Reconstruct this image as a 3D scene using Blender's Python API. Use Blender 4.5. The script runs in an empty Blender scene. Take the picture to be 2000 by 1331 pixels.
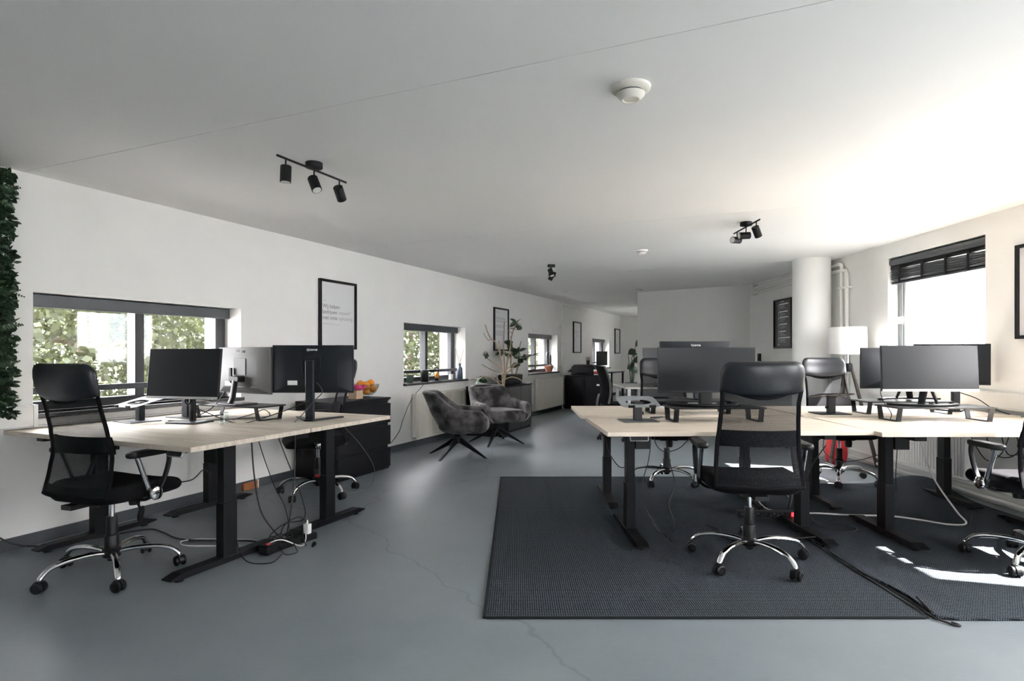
import bpy, bmesh, math, random
from mathutils import Vector, Matrix
PI = math.pi
R = math.radians
SC = bpy.context.scene
COL = SC.collection

# ------------------------------------------------------------------ camera, light, exposure
CAMZ, CEIL, TOP = 1.17, 2.27, 0.717
cam = bpy.data.cameras.new('camera')
cam.sensor_width = 36.0
cam.lens = 1155.0 / 2000.0 * 36.0
cam.shift_x = -8.0 / 2000.0
cam.shift_y = 25.5 / 2000.0
cam.clip_start = 0.05
cam.clip_end = 200
camo = bpy.data.objects.new('camera', cam)
camo.location = (0, 0, CAMZ)
camo.rotation_euler = (R(90), 0, 0)
COL.objects.link(camo)
SC.camera = camo

w = bpy.data.worlds.new('hazy_bright_sky')
SC.world = w
w.use_nodes = True
bg = w.node_tree.nodes['Background']
bg.inputs[0].default_value = (0.975, 0.965, 0.985, 1)
bg.inputs[1].default_value = 15.0

sun = bpy.data.lights.new('sun', 'SUN')
sun.energy = 46.0
sun.angle = R(0.6)
sun.color = (1.0, 0.945, 0.895)
suno = bpy.data.objects.new('sun', sun)
suno.rotation_euler = Vector((-0.96 * 0.6626, 0.28 * 0.6626, -0.749)).to_track_quat('-Z', 'Y').to_euler()
suno.location = (12, -4, 12)
COL.objects.link(suno)

vs = SC.view_settings
vs.view_transform = 'Standard'
vs.look = 'None'
vs.gamma = 1.0
vs.exposure = 1.66
vs.use_curve_mapping = False
SC.cycles.use_denoising = True
SC.cycles.max_bounces = 14
SC.cycles.diffuse_bounces = 9
SC.cycles.glossy_bounces = 5
SC.cycles.transmission_bounces = 8
SC.cycles.transparent_max_bounces = 24
SC.cycles.caustics_reflective = False
SC.cycles.caustics_refractive = False
SC.cycles.sample_clamp_indirect = 6.0

# ------------------------------------------------------------------ materials
def mat(name, col, rough=0.5, metal=0.0, spec=0.5):
    m = bpy.data.materials.new(name)
    m.use_nodes = True
    b = m.node_tree.nodes['Principled BSDF']
    b.inputs['Base Color'].default_value = (*col, 1)
    b.inputs['Roughness'].default_value = rough
    b.inputs['Metallic'].default_value = metal
    b.inputs['Specular IOR Level'].default_value = spec
    return m

def N(m, t, **kw):
    n = m.node_tree.nodes.new(t)
    for k, v in kw.items():
        if k in n.inputs:
            n.inputs[k].default_value = v
        else:
            setattr(n, k, v)
    return n

def LK(m, a, b):
    m.node_tree.links.new(a, b)

def BS(m):
    return m.node_tree.nodes['Principled BSDF']

def coords(m, scale=(1, 1, 1), rot=(0, 0, 0), kind='Object'):
    tc = N(m, 'ShaderNodeTexCoord')
    mp = N(m, 'ShaderNodeMapping')
    mp.inputs['Scale'].default_value = scale
    mp.inputs['Rotation'].default_value = rot
    LK(m, tc.outputs[kind], mp.inputs['Vector'])
    return mp.outputs['Vector']

def ramp(m, fac, stops):
    r = N(m, 'ShaderNodeValToRGB')
    e = r.color_ramp.elements
    while len(e) < len(stops):
        e.new(0.5)
    for i, (p, c) in enumerate(stops):
        e[i].position = p
        e[i].color = (*c, 1)
    LK(m, fac, r.inputs['Fac'])
    return r.outputs['Color']

def bump(m, h, strength=0.2, dist=0.01):
    b = N(m, 'ShaderNodeBump', Strength=strength, Distance=dist)
    LK(m, h, b.inputs['Height'])
    LK(m, b.outputs['Normal'], BS(m).inputs['Normal'])

def noisy(name, c0, c1, scale=6, rough=0.6, bumps=0.0, detail=4, spec=0.5, metal=0.0, sc3=(1, 1, 1), dist=0.004):
    m = mat(name, c0, rough, metal, spec)
    v = coords(m, sc3)
    n = N(m, 'ShaderNodeTexNoise', Scale=scale, Detail=detail)
    LK(m, v, n.inputs['Vector'])
    LK(m, ramp(m, n.outputs['Fac'], [(0.3, c0), (0.7, c1)]), BS(m).inputs['Base Color'])
    if bumps:
        bump(m, n.outputs['Fac'], bumps, dist)
    return m

M = {}
M['wall'] = noisy('white_plaster', (0.815, 0.81, 0.79), (0.845, 0.84, 0.82), 3, 0.85, 0.06, 6, 0.2)
M['ceil'] = noisy('ceiling_paint', (0.87, 0.872, 0.86), (0.895, 0.897, 0.885), 1.2, 0.6, 0.05, 4, 0.35)
M['gap'] = mat('joint_gap', (0.45, 0.45, 0.44), 0.9)
M['base'] = noisy('charcoal_skirting', (0.05, 0.058, 0.066), (0.07, 0.078, 0.086), 8, 0.5)
M['white'] = mat('white_enamel', (0.82, 0.81, 0.78), 0.4)
M['cream'] = mat('cream_enamel', (0.76, 0.73, 0.66), 0.4)
M['plastic_white'] = mat('white_plastic', (0.85, 0.85, 0.83), 0.35)
M['black'] = mat('black_plastic', (0.008, 0.009, 0.010), 0.42, 0, 0.25)
M['blackmatte'] = mat('black_powder_coat', (0.0055, 0.006, 0.0075), 0.5, 0, 0.18)
M['blackwood'] = noisy('black_brown_veneer', (0.005, 0.005, 0.007), (0.009, 0.009, 0.012), 5, 0.45, 0, 3, 0.2, 0, (1, 14, 1))
M['frame'] = mat('anthracite_aluminium', (0.030, 0.033, 0.037), 0.45, 0.0)
M['rail'] = mat('dark_grey_rail', (0.045, 0.05, 0.056), 0.4)
M['sill'] = noisy('slate_sill', (0.06, 0.062, 0.066), (0.10, 0.102, 0.106), 30, 0.4)
M['chrome'] = mat('polished_chrome', (0.82, 0.83, 0.84), 0.07, 1.0)
M['gunmetal'] = mat('gunmetal', (0.10, 0.105, 0.11), 0.35, 0.6)
M['steel'] = mat('brushed_steel', (0.55, 0.56, 0.57), 0.3, 1.0)
M['silver'] = mat('silver_plastic', (0.42, 0.43, 0.44), 0.38, 0.35)
M['alu'] = mat('grey_aluminium', (0.27, 0.295, 0.31), 0.38, 0.4)
M['greyback'] = mat('grey_plastic_shell', (0.085, 0.084, 0.080), 0.5, 0, 0.3)
M['navyback'] = noisy('dark_monitor_shell', (0.009, 0.012, 0.016), (0.012, 0.015, 0.020), 300, 0.42, 0, 2, 0.3)
M['screen'] = mat('matte_screen', (0.012, 0.014, 0.016), 0.30, 0, 0.16)
M['leather'] = noisy('black_leatherette', (0.007, 0.009, 0.012), (0.011, 0.013, 0.017), 60, 0.36, 0.12, 3, 0.4, 0, (1, 1, 1), 0.002)
M['fabric'] = noisy('black_seat_fabric', (0.0045, 0.0045, 0.0055), (0.009, 0.009, 0.011), 180, 0.9, 0.15, 2, 0.1)
M['velvet'] = noisy('grey_crushed_velvet', (0.014, 0.013, 0.014), (0.125, 0.118, 0.118), 7, 0.75, 0.10, 8, 0.2)
for n_ in M['velvet'].node_tree.nodes:
    if n_.type == 'VALTORGB':
        n_.color_ramp.elements[0].position = 0.40
        n_.color_ramp.elements[1].position = 0.64
BS(M['velvet']).inputs['Sheen Weight'].default_value = 0.2
BS(M['velvet']).inputs['Sheen Roughness'].default_value = 0.4
M['red'] = mat('red_plastic', (0.62, 0.02, 0.03), 0.4)
M['pink'] = mat('pink_paper', (0.85, 0.16, 0.42), 0.7)
M['card'] = mat('brown_cardboard', (0.50, 0.37, 0.25), 0.8)
M['orange'] = noisy('orange_peel', (0.72, 0.25, 0.02), (0.85, 0.34, 0.03), 40, 0.45, 0.25, 2, 0.5, 0, (1, 1, 1), 0.002)
M['terracotta'] = noisy('terracotta', (0.36, 0.13, 0.08), (0.45, 0.18, 0.11), 20, 0.8)
M['leafd'] = noisy('dark_leaf', (0.012, 0.030, 0.012), (0.030, 0.062, 0.028), 12, 0.4)
M['leafg'] = noisy('fern_green', (0.016, 0.040, 0.016), (0.05, 0.10, 0.04), 14, 0.55)
M['stem'] = noisy('woody_stem', (0.20, 0.15, 0.10), (0.38, 0.31, 0.22), 40, 0.8)
M['soil'] = noisy('potting_soil', (0.02, 0.015, 0.01), (0.05, 0.035, 0.025), 60, 0.95)
M['paper'] = mat('poster_paper', (0.72, 0.72, 0.73), 0.5)
M['paper2'] = mat('warm_poster_paper', (0.70, 0.69, 0.66), 0.5)
M['ink'] = mat('grey_print', (0.20, 0.20, 0.20), 0.7)
M['ink2'] = mat('pale_print', (0.42, 0.42, 0.42), 0.7)
M['darkposter'] = mat('charcoal_poster', (0.055, 0.060, 0.057), 0.5)
M['whiteink'] = mat('white_print', (0.78, 0.78, 0.76), 0.6)
M['lampshade'] = mat('white_lampshade', (0.85, 0.84, 0.82), 0.7)
M['darkwood'] = noisy('dark_stained_wood', (0.03, 0.022, 0.018), (0.06, 0.045, 0.036), 6, 0.5, 0, 4, 0.5, 0, (1, 1, 8))
M['cablek'] = mat('black_cable', (0.010, 0.010, 0.012), 0.5)
M['cableg'] = mat('grey_cable', (0.22, 0.22, 0.22), 0.5)
M['cablew'] = mat('white_cable', (0.75, 0.75, 0.74), 0.5)
M['brownblock'] = noisy('orange_brick_offcut', (0.32, 0.11, 0.04), (0.42, 0.16, 0.06), 30, 0.8)
M['facade'] = noisy('white_render', (0.78, 0.79, 0.80), (0.84, 0.85, 0.86), 2, 0.9)
M['facade2'] = mat('facade_glass', (0.35, 0.42, 0.48), 0.1)
M['bark'] = noisy('tree_bark', (0.10, 0.08, 0.06), (0.22, 0.18, 0.14), 8, 0.9)
M['groundm'] = noisy('street_ground', (0.20, 0.20, 0.19), (0.27, 0.27, 0.26), 1.5, 0.9)
M['greenpot'] = mat('dark_green_ceramic', (0.03, 0.055, 0.045), 0.35)
M['amber'] = mat('amber_glass_egg', (0.55, 0.24, 0.05), 0.15)

def leaf_out(name, c0, c1):
    m = noisy(name, c0, c1, 0.9, 0.6)
    tr = N(m, 'ShaderNodeBsdfTranslucent')
    tr.inputs[0].default_value = (c1[0] * 1.5, c1[1] * 1.35, c1[2] * 1.2, 1)
    mx = N(m, 'ShaderNodeMixShader')
    mx.inputs[0].default_value = 0.42
    out = m.node_tree.nodes['Material Output']
    LK(m, BS(m).outputs[0], mx.inputs[1])
    LK(m, tr.outputs[0], mx.inputs[2])
    LK(m, mx.outputs[0], out.inputs[0])
    return m
M['tree1'] = leaf_out('pale_tree_leaf', (0.022, 0.031, 0.012), (0.055, 0.070, 0.032))
M['tree2'] = leaf_out('fresh_tree_leaf', (0.020, 0.028, 0.010), (0.048, 0.063, 0.026))

def floor_mat():
    m = mat('blue_grey_painted_concrete', (0.2, 0.23, 0.25), 0.4)
    v = coords(m)
    n1 = N(m, 'ShaderNodeTexNoise', Scale=0.9, Detail=6, Roughness=0.6)
    n2 = N(m, 'ShaderNodeTexNoise', Scale=14, Detail=5)
    LK(m, v, n1.inputs['Vector'])
    v2 = coords(m, (1, 5, 1), (0, 0, 0.4))
    LK(m, v2, n2.inputs['Vector'])
    c1 = ramp(m, n1.outputs['Fac'], [(0.3, (0.160, 0.190, 0.210)), (0.7, (0.245, 0.272, 0.288))])
    c2 = ramp(m, n2.outputs['Fac'], [(0.62, (0, 0, 0)), (0.78, (1, 1, 1))])
    mx = N(m, 'ShaderNodeMix', data_type='RGBA')
    mx.inputs['B'].default_value = (0.32, 0.35, 0.365, 1)
    mul = N(m, 'ShaderNodeMath', operation='MULTIPLY')
    mul.inputs[1].default_value = 0.30
    LK(m, c2, mul.inputs[0])
    LK(m, mul.outputs[0], mx.inputs['Factor'])
    LK(m, c1, mx.inputs['A'])
    # fine cracks
    vo = N(m, 'ShaderNodeTexVoronoi', feature='DISTANCE_TO_EDGE', Scale=0.42)
    ns = N(m, 'ShaderNodeTexNoise', Scale=2.2, Detail=6)
    LK(m, v, ns.inputs['Vector'])
    mixv = N(m, 'ShaderNodeMix', data_type='RGBA')
    mixv.inputs['Factor'].default_value = 0.28
    LK(m, v, mixv.inputs['A'])
    LK(m, ns.outputs['Color'], mixv.inputs['B'])
    LK(m, mixv.outputs['Result'], vo.inputs['Vector'])
    cr = ramp(m, vo.outputs['Distance'], [(0.0, (0.55, 0.55, 0.55)), (0.004, (1, 1, 1))])
    mm = N(m, 'ShaderNodeMix', data_type='RGBA', blend_type='MULTIPLY')
    mm.inputs['Factor'].default_value = 0.55
    LK(m, mx.outputs['Result'], mm.inputs['A'])
    LK(m, cr, mm.inputs['B'])
    LK(m, mm.outputs['Result'], BS(m).inputs['Base Color'])
    rr = N(m, 'ShaderNodeMapRange')
    rr.inputs['To Min'].default_value = 0.30
    rr.inputs['To Max'].default_value = 0.52
    LK(m, n1.outputs['Fac'], rr.inputs['Value'])
    LK(m, rr.outputs['Result'], BS(m).inputs['Roughness'])
    bump(m, n2.outputs['Fac'], 0.04, 0.004)
    return m
M['floor'] = floor_mat()

def oak(name, a, b, c):
    m = mat(name, a, 0.42, 0, 0.4)
    v = coords(m, (1.1, 16, 4))
    n = N(m, 'ShaderNodeTexNoise', Scale=2.6, Detail=7, Roughness=0.62, Distortion=0.5)
    LK(m, v, n.inputs['Vector'])
    LK(m, ramp(m, n.outputs['Fac'], [(0.28, a), (0.5, b), (0.75, c)]), BS(m).inputs['Base Color'])
    bump(m, n.outputs['Fac'], 0.05, 0.002)
    return m
M['oak'] = oak('light_oak_laminate', (0.52, 0.44, 0.355), (0.70, 0.61, 0.505), (0.77, 0.69, 0.585))
M['oak2'] = oak('grey_oak_laminate', (0.37, 0.32, 0.26), (0.59, 0.52, 0.43), (0.70, 0.63, 0.53))

def rug_mat(name, ang):
    m = mat(name, (0.03, 0.035, 0.04), 0.95, 0, 0.15)
    v = coords(m, (1, 1, 1), (0, 0, ang))
    wv = N(m, 'ShaderNodeTexWave', Scale=19, Distortion=0.9, Detail=1)
    wv.bands_direction = 'Y'
    LK(m, v, wv.inputs['Vector'])
    wx = N(m, 'ShaderNodeTexWave', Scale=30, Distortion=0.8, Detail=1)
    wx.bands_direction = 'X'
    LK(m, v, wx.inputs['Vector'])
    n = N(m, 'ShaderNodeTexNoise', Scale=130, Detail=2)
    LK(m, v, n.inputs['Vector'])
    ml = N(m, 'ShaderNodeMath', operation='MULTIPLY')
    LK(m, wv.outputs['Fac'], ml.inputs[0])
    LK(m, wx.outputs['Fac'], ml.inputs[1])
    ad = N(m, 'ShaderNodeMath', operation='MULTIPLY_ADD')
    LK(m, n.outputs['Fac'], ad.inputs[0])
    ad.inputs[1].default_value = 0.75
    LK(m, ml.outputs[0], ad.inputs[2])
    LK(m, ramp(m, ad.outputs[0], [(0.30, (0.006, 0.008, 0.011)), (0.60, (0.028, 0.036, 0.045)), (1.0, (0.115, 0.135, 0.155))]), BS(m).inputs['Base Color'])
    bump(m, ad.outputs[0], 0.55, 0.006)
    return m
M['rug1'] = rug_mat('charcoal_flatweave', 0.0)
M['rug2'] = rug_mat('charcoal_ribbed_weave', 0.12)
M['rugedge'] = mat('rug_binding', (0.022, 0.025, 0.028), 0.9, 0, 0.1)

def brick_mat():
    m = mat('grey_purple_brick', (0.3, 0.28, 0.28), 0.9)
    v = coords(m, (1, 1, 1), (R(90), 0, R(90)))
    b = N(m, 'ShaderNodeTexBrick', Scale=1.0)
    b.inputs['Color1'].default_value = (0.20, 0.18, 0.185, 1)
    b.inputs['Color2'].default_value = (0.27, 0.245, 0.25, 1)
    b.inputs['Mortar'].default_value = (0.42, 0.41, 0.40, 1)
    b.inputs['Brick Width'].default_value = 0.22
    b.inputs['Row Height'].default_value = 0.065
    b.inputs['Mortar Size'].default_value = 0.006
    LK(m, v, b.inputs['Vector'])
    LK(m, b.outputs['Color'], BS(m).inputs['Base Color'])
    return m
M['brick'] = brick_mat()

def glass_mat(name, tint=(1, 1, 1), refl=0.06):
    m = bpy.data.materials.new(name)
    m.use_nodes = True
    nt = m.node_tree
    nt.nodes.remove(nt.nodes['Principled BSDF'])
    t = N(m, 'ShaderNodeBsdfTransparent')
    t.inputs[0].default_value = (*tint, 1)
    g = N(m, 'ShaderNodeBsdfGlossy', Roughness=0.02)
    f = N(m, 'ShaderNodeLayerWeight', Blend=0.5)
    pw = N(m, 'ShaderNodeMath', operation='POWER')
    pw.inputs[1].default_value = 4.0
    LK(m, f.outputs['Facing'], pw.inputs[0])
    mu = N(m, 'ShaderNodeMath', operation='MULTIPLY_ADD')
    mu.inputs[1].default_value = 0.5
    mu.inputs[2].default_value = refl
    mx = N(m, 'ShaderNodeMixShader')
    LK(m, pw.outputs[0], mu.inputs[0])
    LK(m, mu.outputs[0], mx.inputs[0])
    LK(m, t.outputs[0], mx.inputs[1])
    LK(m, g.outputs[0], mx.inputs[2])
    LK(m, mx.outputs[0], nt.nodes['Material Output'].inputs[0])
    return m
M['glass'] = glass_mat('window_glass', (0.985, 0.985, 0.985), 0.05)
M['bowlglass'] = glass_mat('clear_bowl_glass', (0.90, 0.93, 0.93), 0.07)

def mesh_fabric():
    m = mat('black_mesh_fabric', (0.007, 0.008, 0.010), 0.7, 0, 0.15)
    nt = m.node_tree
    v = coords(m, (1, 1, 1))
    w1 = N(m, 'ShaderNodeTexWave', Scale=70, Distortion=0.0)
    w1.bands_direction = 'X'
    w2 = N(m, 'ShaderNodeTexWave', Scale=70, Distortion=0.0)
    w2.bands_direction = 'Z'
    LK(m, v, w1.inputs['Vector'])
    LK(m, v, w2.inputs['Vector'])
    ml = N(m, 'ShaderNodeMath', operation='MULTIPLY')
    LK(m, w1.outputs['Fac'], ml.inputs[0])
    LK(m, w2.outputs['Fac'], ml.inputs[1])
    mr = N(m, 'ShaderNodeMapRange')
    mr.inputs['From Max'].default_value = 0.6
    mr.inputs['To Min'].default_value = 0.07
    mr.inputs['To Max'].default_value = 0.50
    LK(m, ml.outputs[0], mr.inputs['Value'])
    t = N(m, 'ShaderNodeBsdfTransparent')
    mx = N(m, 'ShaderNodeMixShader')
    LK(m, mr.outputs['Result'], mx.inputs[0])
    LK(m, BS(m).outputs[0], mx.inputs[1])
    LK(m, t.outputs[0], mx.inputs[2])
    LK(m, mx.outputs[0], nt.nodes['Material Output'].inputs[0])
    return m
M['mesh'] = mesh_fabric()

def emis(name, col, s):
    m = mat(name, col, 0.4)
    BS(m).inputs['Emission Color'].default_value = (*col, 1)
    BS(m).inputs['Emission Strength'].default_value = s
    return m
M['switch'] = emis('lit_red_switch', (0.9, 0.02, 0.03), 1.6)
M['lens'] = mat('spot_lens', (0.75, 0.75, 0.73), 0.25)

# ------------------------------------------------------------------ mesh helpers
def smoothpath(pts, k=6, closed=False):
    P = [Vector(p) for p in pts]
    n = len(P)
    out = []
    rng = range(n if closed else n - 1)
    for i in rng:
        p0 = P[(i - 1) % n] if (closed or i > 0) else P[0]
        p1 = P[i]
        p2 = P[(i + 1) % n]
        p3 = P[(i + 2) % n] if (closed or i + 2 < n) else P[-1]
        for j in range(k):
            t = j / k
            out.append(0.5 * ((2 * p1) + (p2 - p0) * t + (2 * p0 - 5 * p1 + 4 * p2 - p3) * t * t + (3 * p1 - p0 - 3 * p2 + p3) * t ** 3))
    if not closed:
        out.append(P[-1])
    return out

class MB:
    def __init__(self):
        self.v, self.f = [], []
    def add(self, vs, fs, mtx=None):
        o = len(self.v)
        for p in vs:
            p = Vector(p)
            self.v.append(mtx @ p if mtx else p)
        self.f += [tuple(i + o for i in q) for q in fs]
        return self
    def box(self, x0, x1, y0, y1, z0, z1, mtx=None):
        return self.add([(x0, y0, z0), (x1, y0, z0), (x1, y1, z0), (x0, y1, z0), (x0, y0, z1), (x1, y0, z1), (x1, y1, z1), (x0, y1, z1)],
                        [(3, 2, 1, 0), (4, 5, 6, 7), (0, 1, 5, 4), (1, 2, 6, 5), (2, 3, 7, 6), (3, 0, 4, 7)], mtx)
    def hexa(self, b, t):
        return self.add(list(b) + list(t), [(3, 2, 1, 0), (4, 5, 6, 7), (0, 1, 5, 4), (1, 2, 6, 5), (2, 3, 7, 6), (3, 0, 4, 7)])
    def tube(self, pts, r, n=8, smooth=0, closed=False, flat=None, cap=True):
        P = smoothpath(pts, smooth, closed) if smooth else [Vector(p) for p in pts]
        m = len(P)
        rr = r if isinstance(r, (list, tuple)) else None
        prev = None
        rings = []
        for i, p in enumerate(P):
            if closed:
                t = (P[(i + 1) % m] - P[(i - 1) % m])
            else:
                t = P[min(i + 1, m - 1)] - P[max(i - 1, 0)]
            if t.length < 1e-9:
                t = Vector((0, 0, 1))
            t.normalize()
            if prev is None:
                a = Vector((0, 0, 1)) if abs(t.z) < 0.95 else Vector((0, 1, 0))
                prev = a
            nrm = prev - t * prev.dot(t)
            if nrm.length < 1e-6:
                nrm = t.orthogonal()
            nrm.normalize()
            prev = nrm
            bi = t.cross(nrm)
            if rr:
                q = i / (m - 1) * (len(rr) - 1)
                k = min(int(q), len(rr) - 2)
                rad = rr[k] + (rr[k + 1] - rr[k]) * (q - k)
            else:
                rad = r
            fx, fy = flat if flat else (1, 1)
            rings.append([p + nrm * math.cos(2 * PI * j / n) * rad * fy + bi * math.sin(2 * PI * j / n) * rad * fx for j in range(n)])
        vs = [q for rg in rings for q in rg]
        fs = []
        for i in range(m if closed else m - 1):
            a, b = i * n, ((i + 1) % m) * n
            for j in range(n):
                fs.append((a + j, a + (j + 1) % n, b + (j + 1) % n, b + j))
        if not closed and cap:
            fs.append(tuple(range(n - 1, -1, -1)))
            fs.append(tuple((m - 1) * n + j for j in range(n)))
        return self.add(vs, fs)
    def cyl(self, p0, p1, r0, r1=None, n=20):
        return self.tube([p0, p1], [r0, r0 if r1 is None else r1], n)
    def lathe(self, prof, n=24, c=(0, 0, 0), mtx=None):
        vs, fs = [], []
        for r, z in prof:
            for j in range(n):
                a = 2 * PI * j / n
                vs.append((c[0] + r * math.cos(a), c[1] + r * math.sin(a), c[2] + z))
        for i in range(len(prof) - 1):
            for j in range(n):
                fs.append((i * n + j, i * n + (j + 1) % n, (i + 1) * n + (j + 1) % n, (i + 1) * n + j))
        if prof[0][0] > 1e-6:
            fs.append(tuple(range(n - 1, -1, -1)))
        if prof[-1][0] > 1e-6:
            fs.append(tuple((len(prof) - 1) * n + j for j in range(n)))
        return self.add(vs, fs, mtx)
    def grid(self, fn, nu, nv, thick=None):
        vs = [fn(i / nu, j / nv) for j in range(nv + 1) for i in range(nu + 1)]
        fs = [(j * (nu + 1) + i, j * (nu + 1) + i + 1, (j + 1) * (nu + 1) + i + 1, (j + 1) * (nu + 1) + i) for j in range(nv) for i in range(nu)]
        return self.add(vs, fs)
    def prism(self, poly, z0, z1, mtx=None):
        n = len(poly)
        vs = [(x, y, z0) for x, y in poly] + [(x, y, z1) for x, y in poly]
        fs = [tuple(range(n - 1, -1, -1)), tuple(range(n, 2 * n))]
        fs += [(i, (i + 1) % n, n + (i + 1) % n, n + i) for i in range(n)]
        return self.add(vs, fs, mtx)
    def pillow(self, outline, th, inset, fn, nk=6, nc=4, bulge=0.0):
        # closed outline (a, b); fn(a, b, t) -> point, t signed offset through the thickness
        n = len(outline)
        ca = sum(p[0] for p in outline) / n
        cb = sum(p[1] for p in outline) / n
        rings = []
        size = sum(math.hypot(p[0] - ca, p[1] - cb) for p in outline) / n
        for k in range(nc):
            s = k / nc
            base = 1 - inset / size
            rings.append((base * max(s, 0.0), -th / 2 - bulge * (1 - s * s)))
        for k in range(nk + 1):
            ph = -PI / 2 + PI * k / nk
            rings.append((1 - inset / size * (1 - math.cos(ph)), th / 2 * math.sin(ph)))
        for k in range(nc - 1, -1, -1):
            s = k / nc
            base = 1 - inset / size
            rings.append((base * s, th / 2 + bulge * (1 - s * s)))
        rings = rings[1:-1]
        vs = []
        for s, t in rings:
            for a, b in outline:
                vs.append(fn(ca + (a - ca) * s, cb + (b - cb) * s, t))
        m = len(rings)
        fs = []
        for i in range(m - 1):
            for j in range(n):
                fs.append((i * n + j, i * n + (j + 1) % n, (i + 1) * n + (j + 1) % n, (i + 1) * n + j))
        vs.append(fn(ca, cb, rings[0][1]))
        vs.append(fn(ca, cb, rings[-1][1]))
        for j in range(n):
            fs.append((m * n, (j + 1) % n, j))
            fs.append((m * n + 1, (m - 1) * n + j, (m - 1) * n + (j + 1) % n))
        return self.add(vs, fs)
    def data(self, name, m=None, smooth=True, angle=38):
        me = bpy.data.meshes.new(name)
        me.from_pydata([tuple(p) for p in self.v], [], self.f)
        bm = bmesh.new()
        bm.from_mesh(me)
        bmesh.ops.recalc_face_normals(bm, faces=bm.faces)
        bm.to_mesh(me)
        bm.free()
        if smooth:
            me.polygons.foreach_set('use_smooth', [True] * len(me.polygons))
            me.set_sharp_from_angle(angle=R(angle))
        if m:
            me.materials.append(M[m])
        me.update()
        return me
    def build(self, name, m, parent=None, bevel=0, smooth=True, angle=38, **kw):
        return put(name, self.data(name, m, smooth, angle), parent, bevel=bevel, **kw)

def put(name, me, parent=None, loc=(0, 0, 0), rot=(0, 0, 0), bevel=0, label=None, kind=None):
    o = bpy.data.objects.new(name, me)
    COL.objects.link(o)
    o.location = loc
    o.rotation_euler = rot
    if parent:
        o.parent = parent
    if bevel:
        b = o.modifiers.new('edge', 'BEVEL')
        b.width = bevel
        b.segments = 2
        b.limit_method = 'ANGLE'
        b.angle_limit = R(40)
    if label:
        o['label'] = label
    if kind:
        o['kind'] = kind
    return o

def T(name, label, cat, loc=(0, 0, 0), rz=0.0, group=None, kind=None):
    o = bpy.data.objects.new(name, None)
    COL.objects.link(o)
    o.empty_display_size = 0.05
    o.location = loc
    o.rotation_euler = (0, 0, rz)
    return tag(o, label, cat, group, kind)

def tag(o, label, cat, group=None, kind=None):
    o['label'] = label
    o['category'] = cat
    if group:
        o['group'] = group
    if kind:
        o['kind'] = kind
    return o

def text(body, size, m, parent, loc, rot, name='lettering', align='CENTER', shear=0.0):
    c = bpy.data.curves.new(name, 'FONT')
    c.body = body
    c.size = size
    c.extrude = 0.0004
    c.align_x = align
    c.align_y = 'CENTER'
    c.shear = shear
    c.materials.append(M[m])
    tmp = bpy.data.objects.new(name, c)
    COL.objects.link(tmp)
    bpy.context.view_layer.update()
    me = bpy.data.meshes.new_from_object(tmp.evaluated_get(bpy.context.evaluated_depsgraph_get()))
    bpy.data.objects.remove(tmp)
    return put(name, me, parent, loc, rot)

def rrect(w, h, r, n=5, cx=0, cy=0):
    out = []
    for sx, sy, a0 in ((1, 1, 0), (-1, 1, 90), (-1, -1, 180), (1, -1, 270)):
        for k in range(n + 1):
            a = R(a0 + 90 * k / n)
            out.append((cx + sx * (w / 2 - r) + r * math.cos(a), cy + sy * (h / 2 - r) + r * math.sin(a)))
    return out

# left wall frame: d = distance from the wall into the room, s = along the wall
LA = R(-23.7)
NX, NY = math.cos(LA), math.sin(LA)
UX, UY = -NY, NX
OX, OY = -4.17 * NX, -4.17 * NY
def LP(d, s, z=0.0):
    return (OX + d * NX + s * UX, OY + d * NY + s * UY, z)

RX = 3.73      # inner face of the right wall

# ------------------------------------------------------------------ the setting
def clip(poly, a, b, c):      # keep a*x + b*y <= c
    out = []
    for i in range(len(poly)):
        p, q = poly[i], poly[(i + 1) % len(poly)]
        dp, dq = a * p[0] + b * p[1] - c, a * q[0] + b * q[1] - c
        if dp <= 0:
            out.append(p)
        if (dp < 0) != (dq < 0):
            t = dp / (dp - dq)
            out.append((p[0] + (q[0] - p[0]) * t, p[1] + (q[1] - p[1]) * t))
    return out

def room_clip(poly, m=0.0):
    poly = clip(poly, -NX, -NY, 4.17 + m)
    poly = clip(poly, 1, 0, RX + m)
    poly = clip(poly, 0, -1, 4.0 + m)
    return clip(poly, UX, UY, 17.2 + m)

big = [(-9, -6), (9, -6), (9, 20), (-9, 20)]
alcove = clip([LP(-0.1, 9.0)[:2], LP(2.1, 9.0)[:2], LP(2.1, 17.4)[:2], LP(-0.1, 17.4)[:2]], -1, 0, -(RX + 0.05))
fb = MB().prism(room_clip(big, 0.10), -0.12, 0.0)
fb.prism(alcove, -0.12, 0.0)
tag(fb.build('floor', 'floor', smooth=False), 'blue-grey painted concrete floor with scuffs and fine cracks', 'floor', kind='structure')

cb = MB().prism(room_clip(big, 0.12), CEIL + 0.03, CEIL + 0.2)
ceil = tag(cb.build('ceiling', 'gap', smooth=False), 'white painted ceiling of wide concrete slabs with thin joints', 'ceiling', kind='structure')
edges = [-8.0, -3.6, -0.76, 2.08, 4.92, 7.76, 10.6, 13.44, 17.6]
for i in range(len(edges) - 1):
    a, b = edges[i] + 0.002, edges[i + 1] - 0.002
    q = [LP(-1, a)[:2], LP(14, a)[:2], LP(14, b)[:2], LP(-1, b)[:2]]
    q = room_clip(q, 0.10)
    if len(q) > 2:
        MB().prism(q, CEIL, CEIL + 0.04).build('ceiling_slab', 'ceil', ceil, smooth=False)

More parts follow.
